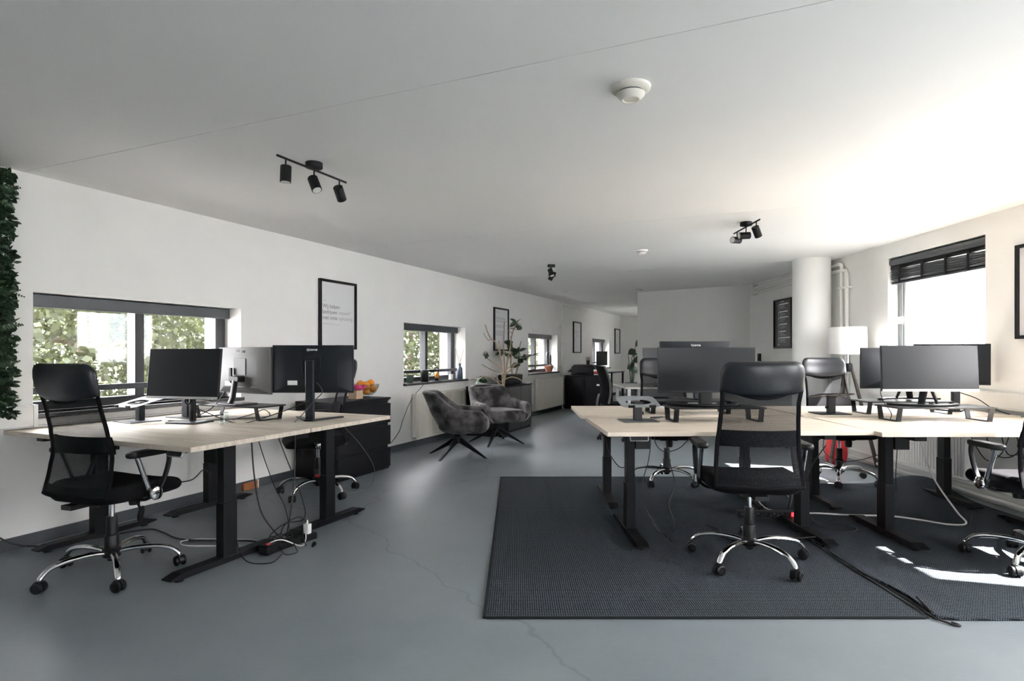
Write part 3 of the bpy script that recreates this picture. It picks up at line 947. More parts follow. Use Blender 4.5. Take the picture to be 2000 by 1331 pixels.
# ------------------------------------------------------------------ monitors
def monitor(label, loc, rz, wdt, hgt, zb, style, tilt=0, shell='navyback', brand=None, chin='black', name='monitor'):
    """origin on the surface it stands on; screen looks to -Y; zb = bottom edge of the panel"""
    t = T(name, label, 'monitor', loc, rz, 'desktop monitors')
    def tl(mb):
        c = Matrix.Translation((0, 0, zb + hgt / 2)) @ Matrix.Rotation(-tilt, 4, 'X') @ Matrix.Translation((0, 0, -(zb + hgt / 2)))
        mb.v = [c @ Vector(p) for p in mb.v]
        return mb
    body = tl(MB().box(-wdt / 2, wdt / 2, -0.028, -0.010, zb, zb + hgt)).build('panel', shell, t, bevel=0.003)
    if chin == 'silver':
        tl(MB().box(-wdt / 2 + 0.001, wdt / 2 - 0.001, -0.0300, -0.0278, zb, zb + 0.015)).build('chin', 'silver', t, label='silver lower bezel')
    tl(MB().box(-wdt / 2 + 0.005, wdt / 2 - 0.005, -0.0295, -0.028, zb + (0.016 if chin == 'silver' else 0.012), zb + hgt - 0.005)).build('screen', 'screen', t, smooth=False, label='dark switched-off screen')
    mb = MB()
    a, b = wdt / 2 - 0.004, wdt / 2 - (0.10 if style != 'arc' else 0.14)
    z0, z1 = zb + 0.004, zb + hgt - 0.004
    zi0, zi1 = zb + 0.045, zb + hgt - 0.055
    mb.hexa([(-a, -0.010, z0), (a, -0.010, z0), (a, -0.010, z1), (-a, -0.010, z1)], [(-b, 0.022, zi0), (b, 0.022, zi0), (b, 0.022, zi1), (-b, 0.022, zi1)])
    sh = tl(mb).build('back_shell', shell, t, bevel=0.004)
    if style in ('vee', 'lgback'):
        tl(MB().box(-0.062, 0.062, 0.022, 0.027, zb + hgt * 0.40, zb + hgt * 0.76)).build('mount_plate', shell, sh, bevel=0.002)
        tl(MB().box(-wdt * 0.32, wdt * 0.32, 0.0221, 0.0232, zb + 0.047, zb + 0.052)).build('port_recess', 'black', sh)
        tl(MB().box(wdt * 0.17, wdt * 0.29, 0.0220, 0.0236, zb + 0.055, zb + 0.085)).build('rating_label', 'plastic_white' , sh, label='white rating label')
    fac = (R(90) , 0, PI)
    if brand:
        text(brand, 0.030, 'whiteink' if brand != 'LG' else 'black', sh, (-0.02 if brand == 'LG' else 0.0, 0.0085, zb + hgt - 0.030), (R(90) - R(32), 0, PI), 'brand_mark', shear=0.15 if brand == 'iiyama' else 0)
        if brand == 'LG':
            ring = MB().tube([(0.04 + 0.011 * math.cos(q), 0.0085, zb + hgt - 0.030 + 0.011 * math.sin(q)) for q in [2 * PI * i / 20 for i in range(20)]], 0.0012, 6, closed=True)
            ring.build('brand_roundel', 'black', sh)
    # stands
    zc = zb + hgt * 0.45
    if style == 'flat':
        MB().tube([(0, 0.055, 0.008), (0, 0.050, zc)], 0.026, 14, flat=(1.0, 0.55)).build('stand', 'black', t)
        MB().pillow(rrect(0.23, 0.18, 0.012, 3), 0.010, 0.003, lambda x_, y_, t_: (x_, y_ + 0.03, 0.005 + t_), 4, 2).build('stand_base', 'gunmetal', t)
        rg = MB().tube([(0.022 * math.cos(q), 0.014, zb - 0.012 + 0.022 * math.sin(q)) for q in [2 * PI * i / 20 for i in range(20)]], 0.006, 8, closed=True)
        rg.build('cable_ring', 'black', t)
        tl(MB().box(-0.05, 0.05, 0.02, 0.045, zc - 0.05, zc + 0.05)).build('mount', 'black', t)
    elif style == 'vee':
        MB().box(-0.028, 0.028, 0.030, 0.062, 0.006, zb + hgt * 0.68).build('stand', 'navyback', t, bevel=0.005)
        for sg in (-1, 1):
            v = MB()
            v.prism([(0.03 * -sg, 0.075), (0.03 * sg, 0.075), (sg * 0.17, -0.155), (sg * 0.135, -0.160)] if sg > 0 else [(0.03, 0.075), (-0.03, 0.075), (-0.17, -0.155), (-0.135, -0.160)], 0, 0.012)
            v.build('stand_foot', 'navyback', t, bevel=0.003)
    elif style == 'lgback':
        MB().tube([(0, 0.10, 0.010), (0, 0.082, zb * 0.6), (0, 0.06, zc * 0.8)], 0.030, 14, flat=(0.9, 0.5)).build('stand', 'black', t, label='slanting black stand')
        MB().box(-0.05, 0.05, 0.018, 0.075, zc * 0.72, zc * 0.9).build('mount', 'black', t, bevel=0.006)
        MB().pillow(rrect(0.24, 0.17, 0.03, 4), 0.012, 0.004, lambda x_, y_, t_: (x_, y_ + 0.04, 0.006 + t_), 4, 2).build('stand_base', 'black', t)
    elif style == 'arc':
        MB().box(-0.042, 0.042, -0.006, 0.030, 0.006, zb + 0.06).build('stand', 'black', t, bevel=0.006)
        pts = [(0.235 * math.sin(R(q)), 0.115 - 0.20 * math.cos(R(q)), 0.010) for q in range(-82, 83, 8)]
        MB().tube(pts, 0.017, 10, 0, flat=(1.2, 0.6)).build('stand_base', 'black', t, label='curved black stand foot')
        MB().box(-0.03, 0.03, -0.085, 0.02, 0.002, 0.014).build('stand_tongue', 'black', t)
    elif style == 'legs':
        for sg in (-1, 1):
            MB().tube([(sg * 0.02, 0.0, zb + 0.03), (sg * 0.055, -0.02, 0.012)], [0.022, 0.019], 10, flat=(1.2, 0.5)).build('stand', 'black', t)
        pts = [(0.24 * math.sin(R(q)), 0.10 - 0.17 * math.cos(R(q)), 0.009) for q in range(-75, 76, 10)]
        MB().tube(pts, 0.016, 10, 0, flat=(1.3, 0.5)).build('stand_base', 'black', t)
    return t

def riser(label, loc, rz, wdt, dep, h=0.098, m='black'):
    t = T('monitor_riser', label, 'monitor riser', loc, rz, 'monitor risers')
    MB().box(-wdt / 2, wdt / 2, -dep / 2, dep / 2, h - 0.010, h).build('shelf', m, t, bevel=0.003)
    for sg in (-1, 1):
        x0, x1 = sorted((sg * (wdt / 2 - 0.045), sg * (wdt / 2 - 0.010)))
        u = MB()
        y = dep / 2 - 0.010
        for q in (-1, 1):
            a, b = sorted((q * y, q * (y - 0.006)))
            c, d = sorted((q * (y - 0.020), q * (y - 0.026)))
            u.hexa([(x0, c, 0.003), (x1, c, 0.003), (x1, d, 0.003), (x0, d, 0.003)], [(x0, a, h - 0.010), (x1, a, h - 0.010), (x1, b, h - 0.010), (x0, b, h - 0.010)])
        u.box(x0, x1, -y + 0.018, y - 0.018, 0.0, 0.006)
        u.build('leg', 'black', t, bevel=0.002)
    return t

def laptop_stand(label, loc, rz, m_tray='alu', h=0.115, tilt=14, dark=False):
    """tray opens towards -Y (the user side)"""
    t = T('laptop_stand', label, 'laptop stand', loc, rz, 'laptop stands')
    MB().pillow(rrect(0.24, 0.20, 0.012, 3), 0.006, 0.002, lambda a, b, t_: (a, b, 0.003 + t_), 3, 2).build('base_plate', 'gunmetal' if not dark else 'blackmatte', t)
    MB().box(-0.028, 0.028, 0.0, 0.036, 0.005, h).build('column', 'navyback', t, bevel=0.004)
    MB().cyl((0.028, 0.018, 0.05), (0.040, 0.018, 0.05), 0.011, n=14).build('knob', 'black', t)
    n = 40
    out, hole = [], []
    W_, D_ = 0.265, 0.225
    for k in range(n):
        a = 2 * PI * k / n
        ca, sa = math.cos(a), math.sin(a)
        p = 8.0
        rr = (abs(ca / (W_ / 2)) ** p + abs(sa / (D_ / 2)) ** p) ** (-1 / p)
        wd = 1.0 if sa < 0 else 1.0
        out.append((ca * rr * wd, sa * rr))
        p = 2.6
        rh = (abs(ca / 0.085) ** p + abs(sa / 0.052) ** p) ** (-1 / p)
        hole.append((ca * rh, sa * rh - 0.01))
    mt = Matrix.Translation((0, 0.015, h + 0.012)) @ Matrix.Rotation(R(tilt), 4, 'X')
    vs_, fs_ = [], []
    for z in (0, 0.004):
        vs_ += [(x, y, z) for x, y in out] + [(x, y, z) for x, y in hole]
    for k in range(n):
        j = (k + 1) % n
        fs_ += [(k, j, n + j, n + k), (2 * n + k, 2 * n + j, 3 * n + j, 3 * n + k), (k, j, 2 * n + j, 2 * n + k), (n + k, n + j, 3 * n + j, 3 * n + k)]
    MB().add(vs_, fs_, mt).build('tray', m_tray, t, label='metal tray with an oval cut-out')
    for sg in (-1, 1):
        MB().box(sg * 0.07 - 0.022, sg * 0.07 + 0.022, -D_ / 2 - 0.004, -D_ / 2 + 0.006, -0.002, 0.015, mt).build('lip', 'black', t)
    MB().box(-0.03, 0.03, 0.0, 0.04, h - 0.006, h + 0.014).build('hinge', 'black', t, bevel=0.003)
    return t

def onL(d, s, z=TOP):
    return LP(d, s, z)
# left pair of desks
monitor('monitor with its blank screen to the camera on the near left desk', onL(0.66, 2.66), LA + R(11), 0.54, 0.325, 0.158, 'flat', R(6), chin='silver')
laptop_stand('grey laptop stand at the window end of the near left desk', onL(0.265, 2.60), LA - R(6))
laptop_stand('dark laptop stand behind the blank monitor on the left desks', onL(0.33, 2.93), LA + PI, 'blackmatte', 0.12, 12, True)
riser('black monitor riser on the left desks under the grey-backed monitor', onL(0.72, 3.02), LA + PI, 0.62, 0.25)
monitor('grey-backed monitor with a round logo, standing on the left riser', onL(0.755, 3.02, TOP + 0.098), LA + PI - R(4), 0.54, 0.325, 0.075, 'lgback', 0, 'greyback', 'LG')
monitor('black-backed monitor on a V-shaped foot at the right end of the left desks', (-1.385, 4.02, TOP), PI, 0.552, 0.325, 0.185, 'vee', 0, 'navyback', 'iiyama')
# right desks
riser('black monitor riser under the large left monitor of the right desks', (1.33, 3.99, TOP), R(2), 0.62, 0.25)
monitor('large wide monitor with a blank screen above the front left desk on the rug', (1.285, 4.01, TOP + 0.098), R(1), 0.665, 0.305, 0.090, 'arc', R(3))
riser('black monitor riser on the back left desk behind the large monitor', (1.31, 4.53, TOP), 0, 0.62, 0.25)
monitor('black-backed monitor peeking over the top of the large left monitor', (1.385, 4.57, TOP + 0.098), PI, 0.545, 0.325, 0.125, 'vee', 0, 'navyback', 'iiyama')
laptop_stand('grey laptop stand on the left end of the front left rug desk', (0.82, 3.97, TOP), R(4))
riser('black monitor riser on the sunlit front right desk', (2.835, 4.01, TOP), 0, 0.66, 0.25)
monitor('wide monitor with silver lower edge on the front right desk', (2.795, 4.02, TOP + 0.098), 0, 0.655, 0.31, 0.098, 'legs', R(3), chin='silver')
riser('black monitor riser on the back right desk', (2.93, 4.50, TOP), 0, 0.66, 0.25)
monitor('black-backed wide monitor behind the silver-edged one, left of the two', (3.00, 4.56, TOP + 0.098), PI + R(3), 0.69, 0.315, 0.085, 'legs', 0, 'navyback')
monitor('black-backed monitor nearest the bright window, mostly hidden, V-shaped foot', (3.44, 4.66, TOP), PI - R(14), 0.53, 0.325, 0.205, 'vee', 0, 'navyback')
laptop_stand('dark laptop stand on the back right desk in front of the column chair', (2.365, 4.46, TOP), PI, 'blackmatte', 0.125, 10, True)
kb = T('keyboard', 'flat white keyboard on the back left rug desk', 'keyboard', (1.30, 4.84, TOP), 0)
MB().pillow(rrect(0.42, 0.12, 0.010, 3), 0.012, 0.003, lambda a, b, t_: (a, b, 0.007 + t_), 4, 2).build('case', 'plastic_white', kb)
kd = MB().box(-0.008, 0.008, -0.008, 0.008, 0.012, 0.0165).data('key', 'plastic_white', False)
for i in range(19):
    for j in range(5):
        put('key', kd, kb, (-0.19 + i * 0.021, -0.042 + j * 0.021, 0))

# ------------------------------------------------------------------ left wall furniture
def drawers(name, label, loc, rz, dep, wdt, hgt, n, m='blackwood'):
    """front looks to +X (local), runs along Y"""
    t = T(name, label, 'dresser', loc, rz)
    c = MB().box(0, dep - 0.018, -wdt / 2, wdt / 2, 0.0, hgt - 0.022)
    c.build('carcass', m, t, bevel=0.002)
    MB().box(0, dep, -wdt / 2 - 0.001, wdt / 2 + 0.001, hgt - 0.022, hgt).build('top_panel', m, t, bevel=0.002)
    h = (hgt - 0.022 - 0.03) / n
    for k in range(n):
        z0 = 0.02 + k * h
        d = MB().box(dep - 0.018, dep, -wdt / 2 + 0.002, wdt / 2 - 0.002, z0 + 0.002, z0 + h - 0.028).build('drawer_front', m, t, bevel=0.002)
        MB().box(dep - 0.018, dep - 0.001, wdt / 2 - 0.028, wdt / 2 + 0.0015, z0 + h - 0.027, z0 + h - 0.002).build('gap_wall_patch', 'white', d)  # white patch added for the wall showing through the drawer gap
    return t
drawers('dresser', 'black three-drawer dresser at the end of the left desks, fruit bowl on top', LP(0.06, 4.63, 0), LA, 0.50, 0.80, 0.725, 3)
DZ = 0.725
bw = T('fruit_bowl', 'clear glass bowl of oranges on the black dresser', 'bowl', LP(0.34, 4.90, DZ), LA)
MB().lathe([(0.055, 0.0), (0.06, 0.004), (0.035, 0.012), (0.07, 0.020), (0.11, 0.05), (0.135, 0.10), (0.142, 0.135), (0.138, 0.136), (0.130, 0.10), (0.105, 0.054), (0.066, 0.025), (0.001, 0.018)], 36).build('glass_bowl', 'bowlglass', bw)
om = MB().lathe([(0.0005, -0.036)] + [(0.038 * math.cos(R(a)), 0.036 * math.sin(R(a))) for a in range(-75, 76, 15)] + [(0.0005, 0.033)], 18).data('orange', 'orange')
spots = [(-0.045, -0.03, 0.062), (0.04, -0.035, 0.062), (0.0, 0.045, 0.062), (0.070, 0.035, 0.085), (-0.07, 0.035, 0.088), (-0.02, -0.075, 0.095), (0.06, -0.06, 0.115), (0.0, 0.0, 0.122), (-0.055, -0.01, 0.135), (0.045, 0.03, 0.145)]
for k, p in enumerate(spots):
    q = LP(0.34, 4.90)
    x = q[0] + p[0] * NX + p[1] * UX
    y = q[1] + p[0] * NY + p[1] * UY
    o = put('orange', om, None, (x, y, DZ + p[2]), (k * 0.7, k * 1.1, 0))
    tag(o, 'orange piled in the glass bowl on the black dresser', 'orange', 'oranges in the glass bowl')
gb = T('gift_box', 'small brown box with crumpled pink paper on the black dresser', 'box', LP(0.38, 4.70, DZ), LA)
MB().box(-0.05, 0.05, -0.05, 0.05, 0, 0.085).build('box_body', 'card', gb, bevel=0.002)
rnd = random.Random(8)
pk = MB()
for k in range(9):
    a = k * 0.75
    c = Vector((0.035 * math.cos(a), 0.035 * math.sin(a), 0.085))
    pk.grid(lambda u_, v_: tuple(c + Vector(((u_ - 0.5) * 0.085 + 0.02 * math.cos(a) * v_, (v_ - 0.5) * 0.07 + 0.03 * math.sin(a) * u_, 0.025 + 0.03 * math.sin(3 * u_ + a) * math.cos(2.5 * v_ + k)))), 4, 4)
pk.build('crumpled_paper', 'pink', gb)

def radiator(label, loc, rz, length, z0, z1, m):
    """back to the wall at x=0, front at x=.09 ; runs along Y"""
    t = T('radiator', label, 'radiator', loc, rz, 'panel radiators')
    n = int(length / 0.034)
    prof = []
    for k in range(n):
        y = -length / 2 + k * length / n
        w_ = length / n
        prof += [(0.078, y), (0.090, y + w_ * 0.18), (0.090, y + w_ * 0.78), (0.078, y + w_ * 0.94)]
    prof += [(0.078, length / 2), (0.066, length / 2), (0.066, -length / 2)]
    vs_ = [(x, y, z0 + 0.02) for x, y in prof] + [(x, y, z1 - 0.02) for x, y in prof]
    k = len(prof)
    fs_ = [(i, (i + 1) % k, k + (i + 1) % k, k + i) for i in range(k)]
    MB().add(vs_, fs_).build('front_panel', m, t, smooth=False)
    MB().box(0.03, 0.042, -length / 2, length / 2, z0 + 0.02, z1 - 0.02).build('rear_panel', m, t)
    MB().box(0.026, 0.092, -length / 2 - 0.002, length / 2 + 0.002, z1 - 0.022, z1).build('top_grille', m, t, bevel=0.003)
    MB().box(0.026, 0.092, -length / 2 - 0.002, length / 2 + 0.002, z0, z0 + 0.022).build('lower_rail', m, t, bevel=0.003)
    for sg in (-1, 1):
        y = sg * length / 2
        a, b = sorted((y, y + sg * 0.012))
        MB().box(0.026, 0.092, a, b, z0 + 0.01, z1 - 0.01).build('side_cover', m, t, bevel=0.003)
    v = MB().cyl((0.06, -length / 2 - 0.012, z0 + 0.04), (0.06, -length / 2 - 0.05, z0 + 0.04), 0.014, n=12)
    v.cyl((0.06, -length / 2 - 0.04, z0 + 0.04), (0.11, -length / 2 - 0.04, z0 + 0.04), 0.020, 0.018, 14)
    v.build('valve', 'white', t)
    MB().box(0, 0.03, -length * 0.3, -length * 0.3 + 0.03, z0 + 0.06, z1 - 0.06).box(0, 0.03, length * 0.3, length * 0.3 + 0.03, z0 + 0.06, z1 - 0.06).build('wall_bracket', 'steel', t)
    return t
radiator('cream panel radiator behind the two grey armchairs', LP(0.0, 6.98, 0), LA, 1.50, 0.10, 0.665, 'cream')
radiator('cream panel radiator between the sideboard and the black cabinet', LP(0.0, 11.05, 0), LA, 1.40, 0.10, 0.69, 'cream')
radiator('white panel radiator under the bright right window', (RX, 5.33, 0), PI, 1.05, 0.14, 0.60, 'white')
radiator('white panel radiator behind the sunlit chair at the right edge', (RX, 3.42, 0), PI, 1.2, 0.14, 0.60, 'white')

# sideboard with plants
sb = T('sideboard', 'dark glossy sideboard behind the armchairs, carrying the potted plants', 'sideboard', LP(0.115, 8.12, 0), LA)
MB().box(0, 0.455, -0.66, 0.66, 0.0, 0.68).build('carcass', 'blackwood', sb)
MB().box(0, 0.48, -0.67, 0.67, 0.68, 0.70).build('top_panel', 'blackwood', sb, bevel=0.002)
M['gloss'] = mat('gloss_charcoal_door', (0.028, 0.030, 0.034), 0.25)
for k in range(3):
    MB().box(0.455, 0.473, -0.655 + k * 0.44, -0.225 + k * 0.44, 0.04, 0.672).build('cabinet_door', 'gloss', sb, bevel=0.002)

# ------------------------------------------------------------------ lounge chairs
LC = {}
def lounge_meshes():
    # shell: swept U wall. local: faces +Y
    nt_, nz = 44, 12
    def ring(th):
        # th -1..1 from left arm front round the back to the right arm front
        a = abs(th)
        if a < 0.5:
            ang = th / 0.5 * R(78)
            x, y = 0.335 * math.sin(ang), -0.26 * math.cos(ang) + 0.02
            x = 0.335 * math.copysign(abs(math.sin(ang)) ** 0.8, th)
        else:
            k = (a - 0.5) / 0.5
            x = math.copysign(0.333 + 0.02 * math.sin(k * PI), th)
            y = -0.034 + k * 0.355
        return x, y
    def topz(th):
        a = abs(th)
        if a < 0.30:
            return 0.735 - 0.012 * (a / 0.30) ** 2
        if a < 0.62:
            k = (a - 0.30) / 0.32
            k = k * k * (3 - 2 * k)
            return 0.723 - 0.185 * k
        k = (a - 0.62) / 0.38
        return 0.538 - 0.02 * k - 0.045 * max(0, (k - 0.8) / 0.2) ** 2
    def surf(th, v, inner):
        x, y = ring(th)
        tz = topz(th)
        z = 0.285 + (tz - 0.285) * v
        L = math.hypot(x, y) or 1
        # recline of the back, flare of the arms
        back = max(0.0, 1 - (abs(th) / 0.62) ** 2)
        y2 = y - 0.16 * back * v ** 1.3 - 0.0
        inset = 0.70 + 0.30 * min(1.0, v * 2.2) ** 0.6
        x2, y3 = x * inset, y2 * (inset if y2 < 0 else 0.86 + 0.14 * inset)
        if inner:
            s_ = 0.075
            x2 -= s_ * x / L
            y3 -= s_ * y / L if abs(th) < 0.6 else 0
        return (x2, y3, z)
    ths = [-1 + 2 * i / nt_ for i in range(nt_ + 1)]
    vs_, per = [], 2 * nz + 6
    rings = []
    for i, th in enumerate(ths):
        col_ = []
        for j in range(nz + 1):
            col_.append(Vector(surf(th, j / nz, False)))
        o_, i_ = col_[-1], Vector(surf(th, 1.0, True))
        for q in (0.2, 0.4, 0.6, 0.8):
            p = o_.lerp(i_, q)
            p.z += 0.018 * math.sin(q * PI)
            col_.append(p)
        for j in range(nz, -1, -1):
            col_.append(Vector(surf(th, j / nz, True)))
        if i in (0, nt_):
            c = sum(col_, Vector()) / len(col_)
            col_ = [c + (p - c) * 0.80 + Vector((0, 0.012, 0)) for p in col_]
        rings.append(col_)
    m = len(rings[0])
    vs_ = [p for r_ in rings for p in r_]
    fs_ = []
    for i in range(nt_):
        for j in range(m - 1):
            fs_.append((i * m + j, i * m + j + 1, (i + 1) * m + j + 1, (i + 1) * m + j))
    fs_.append(tuple(range(m)))
    fs_.append(tuple(nt_ * m + j for j in range(m - 1, -1, -1)))
    LC['shell'] = MB().add(vs_, fs_).data('shell', 'velvet', True, 60)
    LC['seat'] = MB().pillow(rrect(0.54, 0.58, 0.16, 7), 0.15, 0.06, lambda a, b, t_: (a * (1 + 0.12 * (b > 0) * b / 0.3), b + 0.075, 0.365 + t_ + 0.012 * math.cos(a * 5)), 8, 6).data('seat', 'velvet', True, 70)
    LC['bottom'] = MB().lathe([(0.001, 0.262), (0.10, 0.262), (0.16, 0.280), (0.18, 0.31), (0.001, 0.32)], 28).data('seat_pan', 'velvet')
    def padfn(a, b, t_):
        return (a, -0.205 - 0.115 * ((b - 0.43) / 0.3) + t_ + 0.10 * (a / 0.3) ** 2, b)
    LC['pad'] = MB().pillow(rrect(0.40, 0.165, 0.06, 6, 0, 0.64), 0.075, 0.03, padfn, 7, 5).data('back_cushion', 'velvet', True, 70)
    LC['pad2'] = MB().pillow(rrect(0.42, 0.165, 0.05, 6, 0, 0.485), 0.075, 0.03, padfn, 7, 5).data('back_cushion', 'velvet', True, 70)
    LC['hub'] = MB().lathe([(0.001, 0.15), (0.05, 0.15), (0.055, 0.17), (0.045, 0.22), (0.03, 0.23), (0.03, 0.265), (0.001, 0.265)], 20).data('hub', 'blackmatte')
    lg = MB()
    lg.hexa([(0.02, -0.024, 0.16), (0.02, 0.024, 0.16), (0.36, 0.013, 0.0), (0.36, -0.013, 0.0)], [(0.03, -0.024, 0.215), (0.03, 0.024, 0.215), (0.385, 0.013, 0.0), (0.385, -0.013, 0.0)])
    LC['leg'] = lg.data('leg', 'blackmatte', False)
lounge_meshes()
def lounge(label, loc, rz, base):
    t = T('swivel_armchair', label, 'armchair', loc, rz, 'grey velvet armchairs')
    put('shell', LC['shell'], t)
    put('seat', LC['seat'], t)
    put('seat_pan', LC['bottom'], t)
    put('back_cushion', LC['pad'], t)
    put('back_cushion', LC['pad2'], t)
    put('hub', LC['hub'], t)
    for k in range(4):
        put('leg', LC['leg'], t, (0, 0, 0), (0, 0, R(base + 90 * k) - rz), bevel=0.004, label='tapered black leg')
lounge('grey velvet swivel armchair seen from its side, left of the two', (-0.67, 6.76, 0), R(-86), -26)
lounge('grey velvet swivel armchair facing the camera, right of the two', (-0.26, 7.74, 0), R(180 + 34), -14)

# ------------------------------------------------------------------ ceiling fittings
def spot_rail(label, loc, rz, heads):
    """rod along local Y, hangs from the ceiling"""
    t = T('spotlight_rail', label, 'spotlight', (loc[0], loc[1], CEIL), rz, 'black three-head spotlight rails')
    MB().lathe([(0.001, -0.030), (0.046, -0.030), (0.048, -0.027), (0.048, 0.0), (0.001, 0.0)], 32).build('ceiling_rose', 'blackmatte', t)
    MB().cyl((0, 0, -0.03), (0, 0, -0.042), 0.009, n=12).build('rod_socket', 'blackmatte', t)
    MB().cyl((0, -0.277, -0.040), (0, 0.277, -0.040), 0.0065, n=12).build('rod', 'blackmatte', t)
    for y, ax in heads:
        a = Vector(ax).normalized()
        h = T0('lamp_head', t)
        MB().cyl((0, y, -0.044), (0, y, -0.098), 0.0045, n=10).build('stem', 'blackmatte', h)
        c = Vector((0, y, -0.112)) + a * 0.012
        p0, p1 = c - a * 0.045, c + a * 0.045
        MB().tube([p0, p0 + a * 0.003, p1], [0.026, 0.029, 0.029], 24).build('housing', 'blackmatte', h)
        MB().cyl(p1 - a * 0.001, p1 + a * 0.0015, 0.024, n=24).build('lens', 'lens', h)
def T0(name, parent):
    o = bpy.data.objects.new(name, None)
    COL.objects.link(o)
    o.parent = parent
    return o
spot_rail('black spotlight rail on the left of the ceiling, nearest the camera', (-1.165, 3.41), LA, [(-0.215, (0.0, -0.05, -1)), (0.0, (0.55, -0.12, -1)), (0.215, (-0.30, 0.95, -0.95))])
spot_rail('black spotlight rail on the right of the ceiling near the column', (1.925, 4.95), 0, [(-0.21, (0.55, 0.4, -0.95)), (0.0, (-1, 0.0, -0.05)), (0.2, (-1, -0.55, -0.05))])
spot_rail('small far-off black spotlight rail in the middle of the ceiling', (0.436, 7.32), R(-6), [(-0.2, (0.3, -0.2, -0.8)), (0.0, (1, 0, -0.2)), (0.2, (-0.5, 0.3, -0.8))])

def smoke(label, x, y, k=1.0, group='smoke detectors'):
    t = T('smoke_detector', label, 'smoke detector', (x, y, CEIL), 0, group)
    MB().lathe([(0.001, -0.020 * k), (0.066 * k, -0.020 * k), (0.078 * k, -0.012 * k), (0.080 * k, 0), (0.001, 0)], 40).build('mount', 'cream' if k > 1 else 'white', t)
    MB().lathe([(0.001, -0.027 * k), (0.050 * k, -0.027 * k), (0.050 * k, -0.020 * k), (0.001, -0.020 * k)], 40).build('slot', 'base', t)
    MB().lathe([(0.001, -0.046 * k), (0.030 * k, -0.048 * k), (0.034 * k, -0.052 * k), (0.040 * k, -0.051 * k), (0.056 * k, -0.034 * k), (0.056 * k, -0.027 * k), (0.001, -0.027 * k)], 40).build('sensor_dome', 'cream' if k > 1 else 'white', t)
smoke('large cream two-tier smoke detector near the top of the picture', 0.473, 2.44, 1.02)
smoke('small pale smoke detector between the two farther spotlights', 1.334, 6.29, 0.85)
smoke('small smoke detector at the ceiling edge above the angled back wall', 2.10, 10.05, 0.9)
mo = T('motion_sensor', 'tiny round white sensor on the ceiling by the left wall', 'sensor', (0.86, 10.42, CEIL), 0)
MB().lathe([(0.001, -0.05), (0.022, -0.045), (0.036, -0.02), (0.04, 0), (0.001, 0)], 24).build('sensor_dome', 'plastic_white', mo)
MB().lathe([(0.042, -0.008), (0.050, -0.006), (0.050, 0), (0.001, 0)], 24).build('sensor_base', 'plastic_white', mo)

# ------------------------------------------------------------------ blind on the bright window
vb = T('venetian_blind', 'black venetian blind drawn up at the bright right window', 'blind', (0, 0, 0))
MB().tube([(RX + 0.045, 4.705, 2.075), (RX + 0.045, 5.925, 2.075)], 0.040, 20).build('roller_cassette', 'rail', vb, label='rounded dark headrail')
MB().box(RX + 0.02, RX + 0.075, 4.71, 5.92, 2.005, 2.033).build('headrail', 'blackmatte', vb)
sm = MB().box(-0.030, 0.030, -0.605, 0.605, -0.0016, 0.0016).data('slat', 'rail', False)
rnd = random.Random(3)
for k in range(20):
    put('slat', sm, vb, (RX + 0.050 + rnd.uniform(-0.003, 0.003), 5.315 + rnd.uniform(-0.006, 0.006), 1.878 + k * 0.0058), (R(rnd.uniform(-1.2, 1.2)) - R(0.15) * k / 20, R(18 + rnd.uniform(-4, 4)), 0), bevel=0)
MB().box(RX + 0.024, RX + 0.074, 4.72, 5.915, 1.856, 1.872).build('bottom_rail', 'rail', vb, bevel=0.003)
for y in (4.90, 5.16, 5.46, 5.78):
    MB().box(RX + 0.012, RX + 0.016, y - 0.012, y + 0.012, 1.86, 2.03).build('ladder_tape', 'blackmatte', vb)
    MB().box(RX + 0.018, RX + 0.06, y - 0.02, y + 0.02, 1.996, 2.010).build('tape_clip', 'blackmatte', vb)
MB().tube([(RX + 0.014, 4.92, 1.90), (RX + 0.012, 4.93, 1.6), (RX + 0.010, 4.96, 1.2), (RX + 0.012, 4.96, 1.05)], 0.0025, 6, 4).build('pull_cord', 'cablek', vb)
jb = T('junction_box', 'small white junction box on the frame of the bright right window', 'junction box', (RX + 0.085, 5.885, 1.50))
MB().box(-0.02, 0.012, -0.045, 0.04, -0.035, 0.035).build('housing', 'plastic_white', jb, bevel=0.004)
MB().box(-0.026, -0.02, -0.036, 0.03, -0.027, 0.027).build('cover', 'plastic_white', jb, bevel=0.003)

# ------------------------------------------------------------------ framed posters
def poster(label, loc, rz, wdt, hgt, m, lines, fw=0.024, name='framed_poster'):
    """hangs on a wall at local x=0, looks to +X; lines: (y0, y1, z, thickness, mat) in the poster's own frame, y from left as seen"""
    t = T(name, label, 'poster', loc, rz, 'black-framed posters')
    MB().box(0.004, 0.012, -wdt / 2, wdt / 2, 0, hgt).build('print', m, t, smooth=False)
    f = MB()
    f.box(0, 0.030, -wdt / 2 - 0.002, wdt / 2 + 0.002, hgt - fw, hgt + 0.002).box(0, 0.030, -wdt / 2 - 0.002, wdt / 2 + 0.002, -0.002, fw)
    f.box(0, 0.030, -wdt / 2 - 0.002, -wdt / 2 + fw, fw, hgt - fw).box(0, 0.030, wdt / 2 - fw, wdt / 2 + 0.002, fw, hgt - fw)
    f.build('frame', 'black', t, bevel=0.002)
    if lines:
        byc = {}
        for y0, y1, z, th, c in lines:
            byc.setdefault(c, MB()).box(0.012, 0.0126, -wdt / 2 + y0 * wdt, -wdt / 2 + y1 * wdt, (z) * hgt - th / 2, z * hgt + th / 2)
        for c, mb in byc.items():
            mb.build('small_print', c, t, smooth=False, kind='stuff')
    return t
PW, PH = 0.56, 0.705
